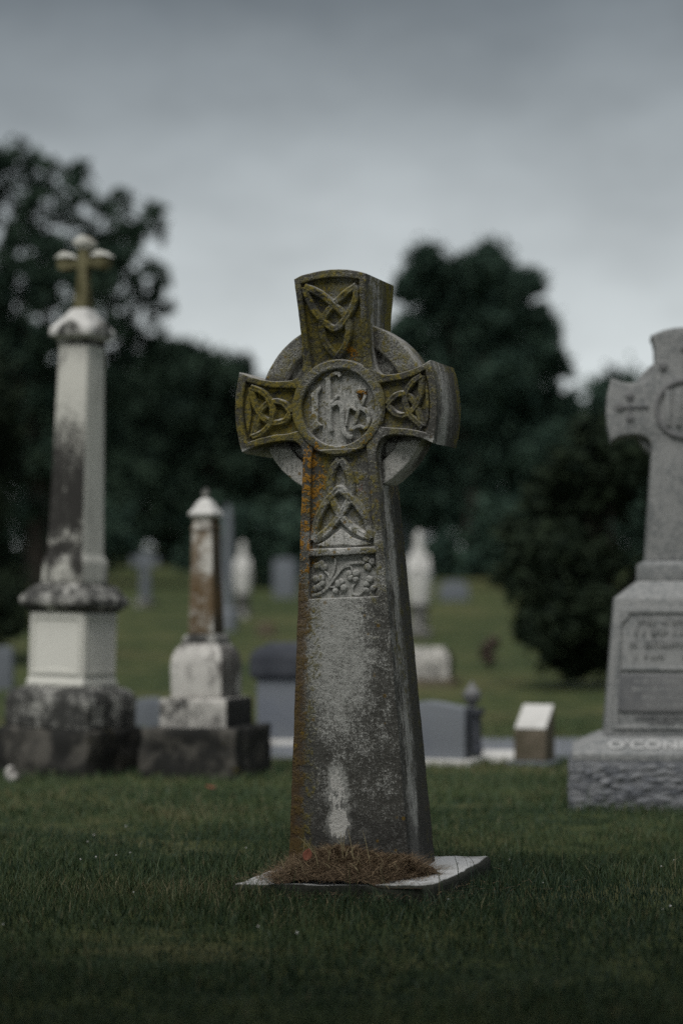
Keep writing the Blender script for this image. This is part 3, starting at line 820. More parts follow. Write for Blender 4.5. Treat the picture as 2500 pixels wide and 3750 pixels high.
# weathered inscription: rows of short upright cuts that cannot be read
rnd = random.Random(11)
for z0, hh, wx in ((0.742, 0.026, 0.19), (0.70, 0.032, 0.20), (0.656, 0.028, 0.22), (0.612, 0.024, 0.20), (0.518, 0.018, 0.20), (0.488, 0.018, 0.21), (0.458, 0.018, 0.20), (0.428, 0.016, 0.16), (0.385, 0.016, 0.2), (0.365, 0.012, 0.15)):
    bm = bmesh.new()
    x = -wx
    while x < wx:
        w = rnd.uniform(0.004, 0.009)
        if rnd.random() < 0.85:
            zz0 = z0 + rnd.uniform(0, 0.3) * hh * (rnd.random() < 0.3); zz1 = z0 + hh * rnd.uniform(0.75, 1.0)
            y0 = die_y(z0) - 0.006
            vv = [bm.verts.new((x + a_ * w, y0 - b_ * 0.006 + 0.004, zc_)) for zc_ in (zz0, zz1) for a_, b_ in ((0, 0), (1, 0), (1, 1), (0, 1))]
            for q in ((0, 1, 2, 3), (4, 5, 6, 7), (0, 1, 5, 4), (1, 2, 6, 5), (2, 3, 7, 6), (3, 0, 4, 7)):
                bm.faces.new([vv[k] for k in q])
        x += w + rnd.uniform(0.003, 0.010)
    tag(link_mesh('inscription_line', bm_mesh(bm), M_granite if z0 > 0.4 else M_granite_dark, oc, 0), kind='stuff')
fc = bpy.data.curves.new('tmp', 'FONT')
fc.body = "O'CONNELL"; fc.size = 0.078; fc.extrude = 0.006; fc.bevel_depth = 0.0012; fc.align_x = 'LEFT'; fc.space_character = 1.02
fo = bpy.data.objects.new('tmp', fc); COL.objects.link(fo)
fme = bpy.data.meshes.new_from_object(fo.evaluated_get(bpy.context.evaluated_depsgraph_get()))
bpy.data.objects.remove(fo)
slope = math.atan2(0.318 - 0.262, 0.350 - 0.215)
Mx = Matrix.Translation((-0.305, -0.322, 0.2755)) @ Matrix.Rotation(slope, 4, 'X') @ Matrix.Shear('XY', 4, (0, 0)) @ Matrix.Scale(1.20, 4, (0, 1, 0))
fme.transform(Mx)
link_mesh('family_name', fme, M_letter, oc, 30)

# ---- tall white marble pillar with a cross, left
pl = empty('marble_pillar', (-1.296, 10.45, 0.0), R(-25), R(1.4))
tag(pl, 'tall white marble pillar monument streaked with black, topped by a small gabled cross, at the left', 'monument')
link_mesh('foundation_block', loft([(0.262, 0.262, -0.06), (0.258, 0.258, 0.232)], 0.018, noise_amp=0.016, noise_scale=13, cuts=8), M_block, pl)
link_mesh('lower_plinth', loft([(0.228, 0.228, 0.2325), (0.228, 0.228, 0.37), (0.212, 0.212, 0.405), (0.165, 0.165, 0.428)], 0.012, 3, 0.003, cuts=3), M_marble_soot, pl)
link_mesh('die', loft([(0.157, 0.157, 0.4285), (0.157, 0.157, 0.452), (0.150, 0.150, 0.462), (0.150, 0.150, 0.775)], 0.005), M_marble_clean, pl)
link_mesh('cornice', loft([(0.150, 0.150, 0.7755), (0.176, 0.176, 0.800), (0.190, 0.190, 0.815), (0.190, 0.190, 0.842), (0.150, 0.150, 0.895), (0.112, 0.112, 0.915)], 0.005, 2, 0.002, cuts=2), M_marble_soot, pl)
for s in (0, 1, 2, 3):                         # recessed-looking framed panels on the die
    a = s * math.pi / 2
    bm = curve_solid([[(-0.137, 0.482), (0.137, 0.482), (0.137, 0.76), (-0.137, 0.76)], [(-0.122, 0.502), (-0.06, 0.502), (-0.05, 0.51), (0.05, 0.51), (0.06, 0.502), (0.122, 0.502), (0.122, 0.745), (-0.122, 0.745)]], 0.004, 0.002)
    for v in bm.verts: v.co = (v.co.x, -0.150 - v.co.z, v.co.y)
    o = link_mesh('panel_frame', bm_mesh(bm), M_marble_clean, pl, 40); o.rotation_euler = (0, 0, a)
link_mesh('shaft', loft([(0.116, 0.116, 0.9155), (0.114, 0.114, 1.02), (0.098, 0.098, 1.055), (0.079, 0.079, 2.055)], 0.006, 2, 0.0015, cuts=3), M_pillar, pl)
link_mesh('necking', loft([(0.084, 0.084, 2.0555), (0.088, 0.088, 2.083)], 0.004), M_marble_soot, pl)
cap = link_mesh('capital', loft([(0.094, 0.094, 2.0835), (0.116, 0.116, 2.10), (0.114, 0.114, 2.135), (0.075, 0.075, 2.18), (0.040, 0.040, 2.235)], 0.006, 2, 0.002, cuts=2), M_white, pl)
for s in range(4):
    bm = curve_solid([[(-0.075, 2.098), (0.075, 2.098), (0.05, 2.145), (0.0, 2.172), (-0.05, 2.145)]], 0.02, 0.004)
    for v in bm.verts: v.co = (v.co.x, -0.100 - v.co.z, v.co.y)
    g = link_mesh('gable', bm_mesh(bm), M_marble_soot, cap, 40); g.rotation_euler = (0, 0, s * math.pi / 2)
link_mesh('cross_shaft', loft([(0.040, 0.034, 2.2355), (0.028, 0.026, 2.36), (0.026, 0.025, 2.52)], 0.005), M_mosspost, pl)
link_mesh('cross_arm', loft([(0.018, 0.028, -0.140), (0.034, 0.036, -0.105), (0.021, 0.024, -0.05), (0.021, 0.024, 0.05), (0.034, 0.036, 0.105), (0.018, 0.028, 0.140)], 0.005), M_mosspost, pl, loc=(0, 0, 2.452), rot=(0, R(90), 0))
link_mesh('cross_head', loft([(0.027, 0.027, 2.5205), (0.044, 0.038, 2.545), (0.050, 0.040, 2.553), (0.010, 0.038, 2.588)], 0.004), M_marble, pl)
for s in (-1, 1):
    link_mesh('arm_gable', loft([(0.050, 0.042, 0.0), (0.006, 0.042, 0.030)], 0.004), M_marble_clean, pl, loc=(s * 0.098, 0, 2.482))

# ---- small marble column monument
sm = empty('marble_column', (-0.634, 10.32, 0.0), R(-19), R(-0.3))
tag(sm, 'small white marble column monument with rusty lichen and domed cap, on a dark square block', 'monument')
link_mesh('foundation_block', loft([(0.242, 0.242, -0.06), (0.238, 0.238, 0.240)], 0.016, noise_amp=0.014, noise_scale=14, cuts=8, seed=4), M_block, sm)
link_mesh('lower_plinth', loft([(0.168, 0.168, 0.2405), (0.168, 0.168, 0.362), (0.160, 0.160, 0.378)], 0.005, 2, 0.0015, cuts=2), M_plinth2, sm)
die_o = [(-0.128, 0.3785), (0.128, 0.3785), (0.131, 0.53), (0.125, 0.575), (0.108, 0.612), (0.085, 0.632), (-0.085, 0.632), (-0.108, 0.612), (-0.125, 0.575), (-0.131, 0.53)]
bm = curve_solid([die_o], 0.121, 0.007)
for v in bm.verts:
    f = 1.0 if v.co.y < 0.53 else 1.0 - 0.30 * ((v.co.y - 0.53) / 0.102) ** 2
    v.co = (v.co.x, -v.co.z * f, v.co.y)
link_mesh('die', bm_mesh(bm), M_die2, sm, 35)
link_mesh('column_base', loft([(0.092, 0.085, 0.6325), (0.088, 0.082, 0.655), (0.074, 0.072, 0.675)], 0.004), M_marble_soot, sm)
link_mesh('column_shaft', loft([(0.066, 0.066, 0.6755), (0.052, 0.052, 1.165)], 0.008, 2, 0.001, cuts=3), M_column, sm)
link_mesh('necking', loft([(0.056, 0.056, 1.1655), (0.056, 0.056, 1.178), (0.050, 0.050, 1.182), (0.048, 0.048, 1.222)], 0.003), M_column, sm)
link_mesh('domed_cap', loft([(0.052, 0.052, 1.2225), (0.064, 0.064, 1.234), (0.064, 0.064, 1.246), (0.046, 0.046, 1.272), (0.032, 0.032, 1.300), (0.014, 0.014, 1.318)], 0.004), M_white, sm)
link_mesh('finial', lathe([(0.010, 1.315), (0.020, 1.328), (0.022, 1.342), (0.014, 1.358), (0.003, 1.366)], 14), M_marble_soot, sm)

# ---- gray capped headstone behind the cross, left of the shaft
def gnd(y): return hill(y) - 0.0046
h = empty('capped_headstone', (-0.14, 12.15, gnd(12.15)), R(-8))
tag(h, 'broad blue grey headstone under a heavy dark cap, half hidden left of the cross shaft', 'headstone')
link_mesh('footing', loft([(0.40, 0.15, -0.05), (0.40, 0.15, 0.045)], 0.01), M_white, h)
link_mesh('tablet', loft([(0.32, 0.09, 0.0455), (0.32, 0.09, 0.375)], 0.008), M_blue_granite, h)
link_mesh('cap_stone', loft([(0.335, 0.10, 0.3755), (0.355, 0.12, 0.395), (0.355, 0.12, 0.50), (0.335, 0.10, 0.54), (0.25, 0.06, 0.58)], 0.01, noise_amp=0.004, cuts=3), M_dark_granite, h)

# ---- serpentine blue headstone right of the shaft
h = empty('serpentine_headstone', (0.44, 11.0, gnd(11.0)), R(-20))
tag(h, 'blue grey headstone with curved top and dark side, just right of the cross shaft', 'headstone')
link_mesh('footing', loft([(0.25, 0.125, -0.05), (0.25, 0.125, 0.030)], 0.006), M_white, h)
pts = [(-0.205, 0.0305), (0.205, 0.0305), (0.205, 0.285)] + [(0.205 - 0.41 * k / 16, 0.285 + 0.022 * (math.cos(2 * math.pi * k / 16 + math.pi) * 0.5 + 0.5) + 0.006 * math.sin(math.pi * k / 16)) for k in range(1, 17)]
bm = curve_solid([pts], 0.062, 0.004)
for v in bm.verts: v.co = (v.co.x, -v.co.z, v.co.y)
link_mesh('tablet', bm_mesh(bm), M_blue_granite, h, 35)
link_mesh('polished_side', loft([(0.004, 0.060, 0.034), (0.004, 0.060, 0.280)], 0.002, center=(0.2085, 0)), M_dark_granite, h)

u = empty('urn_pedestal', (0.672, 11.28, gnd(11.28)), R(-15))
tag(u, 'small dark grey stone urn on a pedestal, behind the right end of the curved headstone', 'urn')
link_mesh('pedestal', loft([(0.055, 0.055, -0.03), (0.055, 0.055, 0.05), (0.042, 0.042, 0.065), (0.040, 0.040, 0.22), (0.056, 0.056, 0.235), (0.056, 0.056, 0.262)], 0.004), M_dark_granite, u)
link_mesh('urn_bowl', lathe([(0.022, 0.2625), (0.016, 0.275), (0.034, 0.295), (0.048, 0.325), (0.046, 0.345), (0.03, 0.36), (0.014, 0.385), (0.004, 0.40)], 18), M_granite_dark, u)

f = link_mesh('flat_marker', loft([(0.098, 0.10, -0.04), (0.098, 0.10, 0.018), (0.092, 0.092, 0.045)], 0.006), M_white, None, loc=(0.805, 11.12, gnd(11.12)), rot=(R(7), 0, R(-6)))
tag(f, 'low pale flat grave marker lying in front of the grey lane', 'grave marker')

h = empty('slant_marker', (0.962, 10.95, gnd(10.95)), R(-22))
tag(h, 'little slant faced grave marker with bright white sloping top and mossy brown sides', 'grave marker')
link_mesh('footing', loft([(0.122, 0.125, -0.04), (0.118, 0.120, 0.022)], 0.006, noise_amp=0.003, cuts=3), M_bluewhite, h)
bm = bmesh.new()
prof = [(-0.075, 0.0225), (0.085, 0.0225), (0.085, 0.285), (-0.075, 0.165)]
L_ = [bm.verts.new((-0.082, y, z)) for y, z in prof]; R_ = [bm.verts.new((0.082, y, z)) for y, z in prof]
bm.faces.new(L_[::-1]); bm.faces.new(R_)
for k in range(4): bm.faces.new((L_[k], L_[(k + 1) % 4], R_[(k + 1) % 4], R_[k]))
bmesh.ops.bevel(bm, geom=bm.edges[:], offset=0.004, segments=2, affect='EDGES')
link_mesh('body', bm_mesh(bm), M_brownstone, h)
bm = curve_solid([[(-0.079, -0.088), (0.079, -0.088), (0.079, 0.100), (-0.079, 0.100)]], 0.004, 0.002)
sl = math.atan2(0.12, 0.16)
o = link_mesh('slanted_face', bm_mesh(bm), M_white, h, 35, loc=(0, 0.0015, 0.2325), rot=(sl, 0, 0))

# ---- stones up the slope
def slab_stone(name, label, px, Y, w, hgt, d, mat, rz=-10, round_top=True, foot=None, cat='headstone', group=None):
    r = empty(name, (at(px, Y), Y, gnd(Y)), R(rz))
    tag(r, label, cat, group)
    if foot: link_mesh('footing', loft([(w / 2 * 1.2, d * 0.9, -0.06), (w / 2 * 1.2, d * 0.9, 0.06)], 0.008), foot, r)
    z0 = 0.0605 if foot else -0.04
    if round_top:
        pts = [(-w / 2, z0), (w / 2, z0)] + [(w / 2 * math.cos(t), hgt - w * 0.22 + w * 0.22 * math.sin(t)) for t in np.linspace(0, math.pi, 15)]
    else:
        pts = [(-w / 2, z0), (w / 2, z0), (w / 2, hgt * 0.94), (0, hgt), (-w / 2, hgt * 0.94)]
    bm = curve_solid([pts], d / 2, 0.006)
    for v in bm.verts: v.co = (v.co.x, -v.co.z, v.co.y)
    link_mesh('tablet', bm_mesh(bm), mat, r, 35)
    return r
slab_stone('rounded_headstone', 'pale rounded headstone in the gap between the two left marble monuments', 552, 13.6, 0.21, 0.19, 0.09, M_bluewhite, -18)
slab_stone('rounded_headstone', 'small pale blue headstone at the far left edge, beside the tall pillar base', 14, 17.0, 0.16, 0.33, 0.08, M_bluewhite, -5)
h = empty('low_headstone', (at(1558, 17.4), 17.4, gnd(17.4)), R(-14))
tag(h, 'low broad whitish headstone on the slope, just right of the cross shaft', 'headstone')
link_mesh('footing', loft([(0.255, 0.15, -0.08), (0.255, 0.15, 0.05)], 0.01), M_brownstone, h)
link_mesh('tablet', loft([(0.21, 0.10, 0.0505), (0.205, 0.095, 0.24), (0.15, 0.06, 0.30)], 0.014), M_plinth2, h)
slab_stone('slope_headstone', 'faint bluish headstone high on the slope under the right hand trees', 1662, 33, 0.44, 0.30, 0.12, M_bluewhite, -5)
slab_stone('slope_headstone', 'dim grey leaning headstone high on the slope, left of the cross shaft', 1045, 34, 0.36, 0.62, 0.14, M_bluewhite, -14, False)
slab_stone('slope_headstone', 'small brownish marker low in the grass behind the small column', 975, 24, 0.2, 0.16, 0.12, M_brownstone, -5)

def statue(px, Y, H, label, seed):
    r = empty('marble_statue', (at(px, Y), Y, gnd(Y)), R(-12))
    tag(r, label, 'statue')
    k = H / 1.13
    link_mesh('pedestal', loft([(0.13 * k, 0.13 * k, -0.08), (0.13 * k, 0.13 * k, 0.07 * k), (0.085 * k, 0.085 * k, 0.09 * k), (0.085 * k, 0.085 * k, 0.30 * k), (0.11 * k, 0.11 * k, 0.33 * k), (0.11 * k, 0.11 * k, 0.36 * k)], 0.006), M_marble_soot, r)
    fg = link_mesh('figure', lathe([(a * k, z * k) for a, z in [(0.105, 0.3605), (0.118, 0.45), (0.135, 0.58), (0.134, 0.68), (0.112, 0.78), (0.084, 0.86), (0.066, 0.91), (0.052, 0.95), (0.045, 0.98), (0.047, 1.01), (0.048, 1.04), (0.042, 1.085), (0.026, 1.12), (0.005, 1.135)]], 28, 1.0, 0.8, 0.06, 7), M_white, r, 60)
    for s in (-1, 1):                      # folded arms
        bm = bmesh.new()
        prev = None
        for (x, y, z, rr) in [(0.075, 0.0, 0.86, 0.034), (0.100, -0.03, 0.74, 0.032), (0.075, -0.09, 0.70, 0.028), (0.02, -0.105, 0.75, 0.024)]:
            ring = [bm.verts.new((s * x * k + rr * k * math.cos(t), y * k + rr * k * 0.7 * math.sin(t), z * k + rr * k * 0.6 * math.sin(t))) for t in np.linspace(0, 2 * math.pi, 9)[:-1]]
            if prev:
                for q in range(8): bm.faces.new((prev[q], prev[(q + 1) % 8], ring[(q + 1) % 8], ring[q]))
            else: bm.faces.new(ring)
            prev = ring
        bm.faces.new(prev[::-1])
        link_mesh('sleeve', bm_mesh(bm), M_white, fg, 60)
statue(1533, 23.8, 1.16, 'white marble robed statue on a plinth, blurred, right of the cross shaft', 1)
statue(888, 28.0, 0.98, 'pale blurred robed statue on a dark plinth, behind the small column', 2)

def simple_cross(px, Y, H, span, label, mat):
    r = empty('grave_cross', (at(px, Y), Y, gnd(Y)), R(-10))
    tag(r, label, 'grave cross')
    link_mesh('footing', loft([(0.14, 0.12, -0.06), (0.12, 0.10, 0.10)], 0.01), M_marble_soot, r)
    w = 0.062
    z1 = H * 0.80
    pts = [(-w * 1.2, 0.1005), (w * 1.2, 0.1005), (w, z1 - w), (span / 2, z1 - w * 1.1), (span / 2, z1 + w * 1.1), (w, z1 + w), (w, H), (-w, H), (-w, z1 + w), (-span / 2, z1 + w * 1.1), (-span / 2, z1 - w * 1.1), (-w, z1 - w)]
    bm = curve_solid([pts], 0.05, 0.008)
    for v in bm.verts: v.co = (v.co.x, -v.co.z, v.co.y)
    link_mesh('cross_body', bm_mesh(bm), mat, r, 35)
simple_cross(533, 31.0, 0.80, 0.40, 'pale bluish stone cross far up the slope, between pillar and small column', M_bluewhite)

def obelisk(px, Y, H, w, label, mat):
    r = empty('obelisk', (at(px, Y), Y, gnd(Y)), R(-12))
    tag(r, label, 'obelisk')
    link_mesh('plinth', loft([(w * 1.3, w * 1.3, -0.08), (w * 1.3, w * 1.3, H * 0.16), (w * 1.05, w * 1.05, H * 0.18)], 0.008), mat, r)
    link_mesh('shaft', loft([(w * 0.8, w * 0.8, H * 0.1805), (w * 0.5, w * 0.5, H * 0.93), (0.01, 0.01, H)], 0.006), mat, r)
obelisk(834, 25.0, 1.45, 0.075, 'slim bluish obelisk rising right behind the small marble column', M_blue_granite)
obelisk(1484, 45.0, 2.3, 0.13, 'distant dark slate obelisk beside the right edge of the cross shaft', M_blue_granite)

# ---- small things on the grass
bm = bmesh.new(); bmesh.ops.create_icosphere(bm, subdivisions=3, radius=0.036)
for v in bm.verts:
    v.co.z *= 1.25
    v.co *= 1 + 0.45 * mnoise.noise(v.co * 26)
o = link_mesh('stone_fragment', bm_mesh(bm), M_die2, None, 60, loc=(-1.497, 9.98, 0.035))
tag(o, 'small pale broken stone lying against the foot of the tall pillar', 'stone')

def curled_leaf(name, label, loc, rot, size):
    bm = bmesh.new(); rows = []
    for i in range(9):
        t = i / 8
        w = size * 0.38 * math.sin(math.pi * min(1, t * 0.92 + 0.06)) ** 0.8
        rows.append([bm.verts.new((s * w, (t - 0.5) * size, 0.25 * size * ((t - 0.5) ** 2 * 1.6 + (abs(s) * w / size) ** 2 * 2.4))) for s in (-1, -0.5, 0, 0.5, 1)])
    for a_, b_ in zip(rows, rows[1:]):
        for k in range(4): bm.faces.new((a_[k], a_[k + 1], b_[k + 1], b_[k]))
    me = bm_mesh(bm)
    o = link_mesh(name, me, M_redleaf, None, 80)
    o.location = loc; o.rotation_euler = rot
    md = o.modifiers.new('solid', 'SOLIDIFY'); md.thickness = 0.0012
    tag(o, label, 'leaf')
    return o
curled_leaf('dead_leaf', 'reddish dead leaf leaning on the foot of the cross above the straw', (-0.095, 6.175, 0.118), (R(80), R(15), R(-18)), 0.036)
curled_leaf('dead_leaf', 'red fallen leaf lying on the lawn left of the cross', (at(773, 9.35), 9.35, 0.035), (R(12), 0, R(50)), 0.05)

def straw_mesh(strands_list, name):
    V, F, S, T = [], [], [], []
    for pts, w, tint in strands_list:
        b0 = len(V)
        for i, p in enumerate(pts):
            ww = w * (1 - 0.7 * i / (len(pts) - 1))
            V += [(p[0] - ww, p[1], p[2]), (p[0] + ww, p[1] - ww * 0.4, p[2])]
            T += [tint, tint]
        for i in range(len(pts) - 1):
            q = b0 + 2 * i
            F += [q, q + 1, q + 3, q + 2]; S.append(4)
    me = np_mesh(name, np.array(V), F, S)
    at_ = me.attributes.new('tint', 'FLOAT', 'POINT'); at_.data.foreach_set('value', np.array(T, dtype=np.float32))
    return me

# local cross frame -> world
Mw = cross.matrix_world.copy()
rnd = random.Random(21)
# dried grass clippings heaped against the foot of the shaft (fine stuff nobody could count)
def heap_h(x, y):
    """height of the heap over the slab in the cross' frame"""
    d = (-0.136 - y)                       # distance in front of the shaft
    hh = 0.050 * math.exp(-((x + 0.02) / 0.12) ** 2) + 0.016
    f = max(0.0, 1 - max(0.0, d) / 0.31)
    right = 0.020 * max(0.0, 1 - abs(x - 0.17) / 0.12)
    n_ = 0.035 * mnoise.noise(Vector((x * 14, y * 14, 3.0)))
    lf = min(1, max(0, (x + 0.215 + n_ - 0.15 * max(0.0, d)) / 0.08)); rt = min(1, max(0, (0.262 + n_ - x - 0.35 * max(0.0, d - 0.04)) / 0.07))
    return (hh * f ** 1.1 + right * f + 0.010) * lf * rt
V, F, S = [], [], []
gx = np.linspace(-0.25, 0.29, 46); gy = np.linspace(-0.392, -0.10, 28)
for j, y in enumerate(gy):
    for i, x in enumerate(gx):
        h0 = heap_h(x, y)
        w_ = Mw @ Vector((x, y, h0 - 0.008 + 0.010 * mnoise.noise(Vector((x * 40, y * 40, 0))) * (h0 > 0.006)))
        V.append(w_[:])
for j in range(len(gy) - 1):
    for i in range(len(gx) - 1):
        q = j * len(gx) + i
        F += [q, q + 1, q + len(gx) + 1, q + len(gx)]; S.append(4)
me1 = np_mesh('heap', np.array(V), F, S)
a1 = me1.attributes.new('tint', 'FLOAT', 'POINT'); a1.data.foreach_set('value', np.array([0.12 + 0.2 * mnoise.noise(Vector((v[0] * 60, v[1] * 60, v[2] * 60))) for v in V], dtype=np.float32))
lst = []
for k in range(15000):
    x = rnd.uniform(-0.25, 0.28); y = -0.136 - abs(rnd.gauss(0, 0.14))
    if y < -0.415: continue
    h0 = heap_h(x, y)
    if h0 < 0.004 and rnd.random() < 0.93: continue
    L = rnd.uniform(0.018, 0.07); az = rnd.uniform(0, 6.283); el = abs(rnd.gauss(0.02, 0.20))
    d = Vector((math.cos(az) * math.cos(el), math.sin(az) * math.cos(el), math.sin(el)))
    bend = Vector((rnd.uniform(-1, 1), rnd.uniform(-1, 1), rnd.uniform(-0.8, 0.2))) * 0.25
    p0 = Vector((x, y, h0 + rnd.uniform(-0.004, 0.004)))
    pts = [Mw @ (p0 + d * L * t + bend * L * t * t) for t in (0, 0.35, 0.7, 1)]
    brown = 0.20 + 0.42 * rnd.random() ** 1.6
    if h0 < 0.03: brown *= 0.9
    if rnd.random() < 0.13: brown = rnd.uniform(0.7, 1.0)
    lst.append((pts, rnd.uniform(0.0006, 0.0012), brown))
for k in range(1500):                    # loose bits scattered over the slab and into the lawn
    x = rnd.gauss(0.02, 0.21); y = -0.30 + rnd.gauss(0, 0.13)
    on = -0.31 < x < 0.27 and -0.39 < y
    if y > -0.12 and abs(x) < 0.2: continue
    L = rnd.uniform(0.012, 0.06); az = rnd.uniform(0, 6.283)
    p0 = Vector((x, y, (0.003 + heap_h(x, y)) if on else -0.03 + rnd.uniform(0, 0.012)))
    d = Vector((math.cos(az), math.sin(az), rnd.uniform(-0.05, 0.15)))
    lst.append(([Mw @ (p0 + d * L * t + Vector((0, 0, 0.02)) * math.sin(t * 3.1) * L) for t in (0, 0.35, 0.7, 1)], rnd.uniform(0.0006, 0.0012), rnd.uniform(0.1, 0.8) ** 1.3))
me2 = straw_mesh(lst, 'clippings')
bm = bmesh.new(); bm.from_mesh(me1); bm.from_mesh(me2)
me = bpy.data.meshes.new('clippings_heap'); bm.to_mesh(me); bm.free()
heap = link_mesh('dried_clippings', me, M_straw, None, 0)
tag(heap, 'brown heap of dried grass clippings on the slab at the foot of the cross', kind='stuff')
# the few longer pale stalks that stand up out of it
lst = []
for (u, v_, L, lean) in [(-0.115, -0.20, 0.085, 0.1), (-0.085, -0.17, 0.07, -0.35), (-0.06, -0.22, 0.09, -0.5), (0.005, -0.19, 0.075, 0.05), (0.02, -0.24, 0.10, -0.02), (0.045, -0.22, 0.11, -0.08), (0.10, -0.24, 0.12, -0.10), (0.125, -0.20, 0.06, 0.6), (-0.01, -0.29, 0.06, 0.12), (0.065, -0.28, 0.05, 0.3), (-0.14, -0.27, 0.06, -0.25), (0.19, -0.26, 0.05, -0.2), (-0.03, -0.31, 0.07, -0.1), (0.15, -0.31, 0.045, 0.1), (-0.19, -0.22, 0.05, 0.7)]:
    p0 = Vector((u, v_, heap_h(u, v_) - 0.01))
    d = Vector((lean, -0.1, 1)).normalized()
    lst.append(([Mw @ (p0 + d * L * t + Vector((lean * 0.4, 0, -0.1)) * L * t * t) for t in (0, 0.3, 0.6, 0.85, 1)], 0.0013, 1.0))
for k in range(46):
    u = rnd.gauss(0.0, 0.10); v_ = -0.16 - abs(rnd.gauss(0.05, 0.08)); lean = rnd.gauss(0, 0.9); L = rnd.uniform(0.02, 0.065)
    p0 = Vector((u, v_, heap_h(u, v_) - 0.004)); d = Vector((lean, rnd.gauss(-0.1, 0.3), 1)).normalized()
    lst.append(([Mw @ (p0 + d * L * t + Vector((lean * 0.3, 0, -0.25)) * L * t * t) for t in (0, 0.3, 0.6, 0.85, 1)], 0.0010, 1.0))
o = link_mesh('pale_grass_stalks', straw_mesh(lst, 'stalks'), M_palestraw, None, 0)
tag(o, 'few pale dry stalks sticking up from the clippings heap', kind='stuff')
# wisps caught on the cross
def wisp(name, label, c, n, L, spread, seed, hang=0.0):
    r_ = random.Random(seed); l = []
    for k in range(n):
        p0 = Vector(c) + Vector((r_.gauss(0, spread), r_.gauss(0, spread * 0.2), r_.gauss(0, spread)))
        a_ = r_.uniform(0, 6.28)
        d = Vector((math.cos(a_), -0.25, math.sin(a_))) if hang == 0 else Vector((r_.uniform(-0.2, 0.2), r_.uniform(-0.25, 0.1), -1))
        LL = L * r_.uniform(0.5, 1.2)
        l.append(([Mw @ (p0 + d * LL * t + Vector((r_.uniform(-.4, .4), 0, 0)) * LL * t * t) for t in (0, 0.5, 1)], 0.0007, 0.9))
    o = link_mesh(name, straw_mesh(l, name), M_redleaf if hang == 0 else M_palestraw, None, 0)
    tag(o, label, 'dry grass')
wisp('dry_grass_tuft', 'tiny reddish tuft of dry grass stuck on the front of the shaft below the roundel', (0.066, -half_depth(0.066, 1.105) - 0.002, 1.105), 16, 0.010, 0.004, 3)
wisp('dry_grass_wisp', 'thin pale wisps hanging from under the ring at the right of the shaft', (0.128, -0.01, 1.098), 14, 0.035, 0.014, 4, 1.0)

# ---------------------------------------------------------------- trees
def tube(bm, pts, radii, n=7):
    prev = None
    for i, (p, r) in enumerate(zip(pts, radii)):
        d = (Vector(pts[min(i + 1, len(pts) - 1)]) - Vector(pts[max(i - 1, 0)])).normalized()
        a_ = d.orthogonal().normalized(); b_ = d.cross(a_)
        ring = [bm.verts.new(Vector(p) + (a_ * math.cos(t) + b_ * math.sin(t)) * r) for t in [2 * math.pi * k / n for k in range(n)]]
        if prev:
            for q in range(n): bm.faces.new((prev[q], prev[(q + 1) % n], ring[(q + 1) % n], ring[q]))
        else: bm.faces.new(ring[::-1])
        prev = ring
    bm.faces.new(prev)

def leaf_mesh(clumps, count, leaf, seed, depth=1.0, ragged=0.5, fill=0.25, origin=(0, 0, 0), lump=(0.22, 0.48)):
    """many small leaf faces spread through clumps; clumps = [(x, y, z, r)] in world, returned about origin"""
    g = np.random.default_rng(seed)
    wts = np.array([c[3] ** 1.6 for c in clumps]); wts = wts / wts.sum()
    C, Tn = [], []
    for c, w in zip(clumps, wts):
        n = int(count * w)
        ns = 16
        sub = g.normal(size=(ns, 3)); sub /= np.linalg.norm(sub, axis=1)[:, None]
        sub *= (c[3] * (0.45 + ragged * g.random(ns)))[:, None]
        sr = c[3] * g.uniform(lump[0], lump[1], ns)
        k = g.integers(0, ns, n)
        q = g.normal(size=(n, 3)); q /= np.linalg.norm(q, axis=1)[:, None]
        q *= (g.random(n) ** (1 / 3))[:, None]
        p = sub[k] + q * sr[k][:, None]
        inner = g.random(n) < fill
        q2 = g.normal(size=(n, 3)); q2 /= np.linalg.norm(q2, axis=1)[:, None]
        p[inner] = (q2 * (c[3] * 0.8 * g.random(n) ** (1 / 3))[:, None])[inner]
        stray = g.random(n) < 0.06
        q3 = g.normal(size=(n, 3)); q3 /= np.linalg.norm(q3, axis=1)[:, None]
        p[stray] = (q3 * (c[3] * g.uniform(0.75, 1.32, n))[:, None])[stray]
        p[:, 1] *= depth
        C.append(p + np.array([c[0], c[1], c[2]]))
        Tn.append(np.clip(g.normal(0.35, 0.25, n) + g.uniform(-0.2, 0.25, ns)[k], 0, 1))
    C = np.concatenate(C) - np.array(origin); Tn = np.concatenate(Tn)
    n = len(C)
    a_ = g.normal(size=(n, 3)); a_ /= np.linalg.norm(a_, axis=1)[:, None]
    b_ = g.normal(size=(n, 3)); b_ -= (b_ * a_).sum(1)[:, None] * a_; b_ /= np.linalg.norm(b_, axis=1)[:, None]
    L = leaf * g.uniform(0.6, 1.3, n)[:, None]
    V = np.stack([C - a_ * L * 0.55, C + b_ * L * 0.28, C + a_ * L * 0.55, C - b_ * L * 0.28], 1).reshape(-1, 3)
    me = np_mesh('crown', V, np.arange(4 * n), [4] * n)
    at_ = me.attributes.new('tint', 'FLOAT', 'POINT'); at_.data.foreach_set('value', np.repeat(Tn, 4).astype(np.float32))
    return me

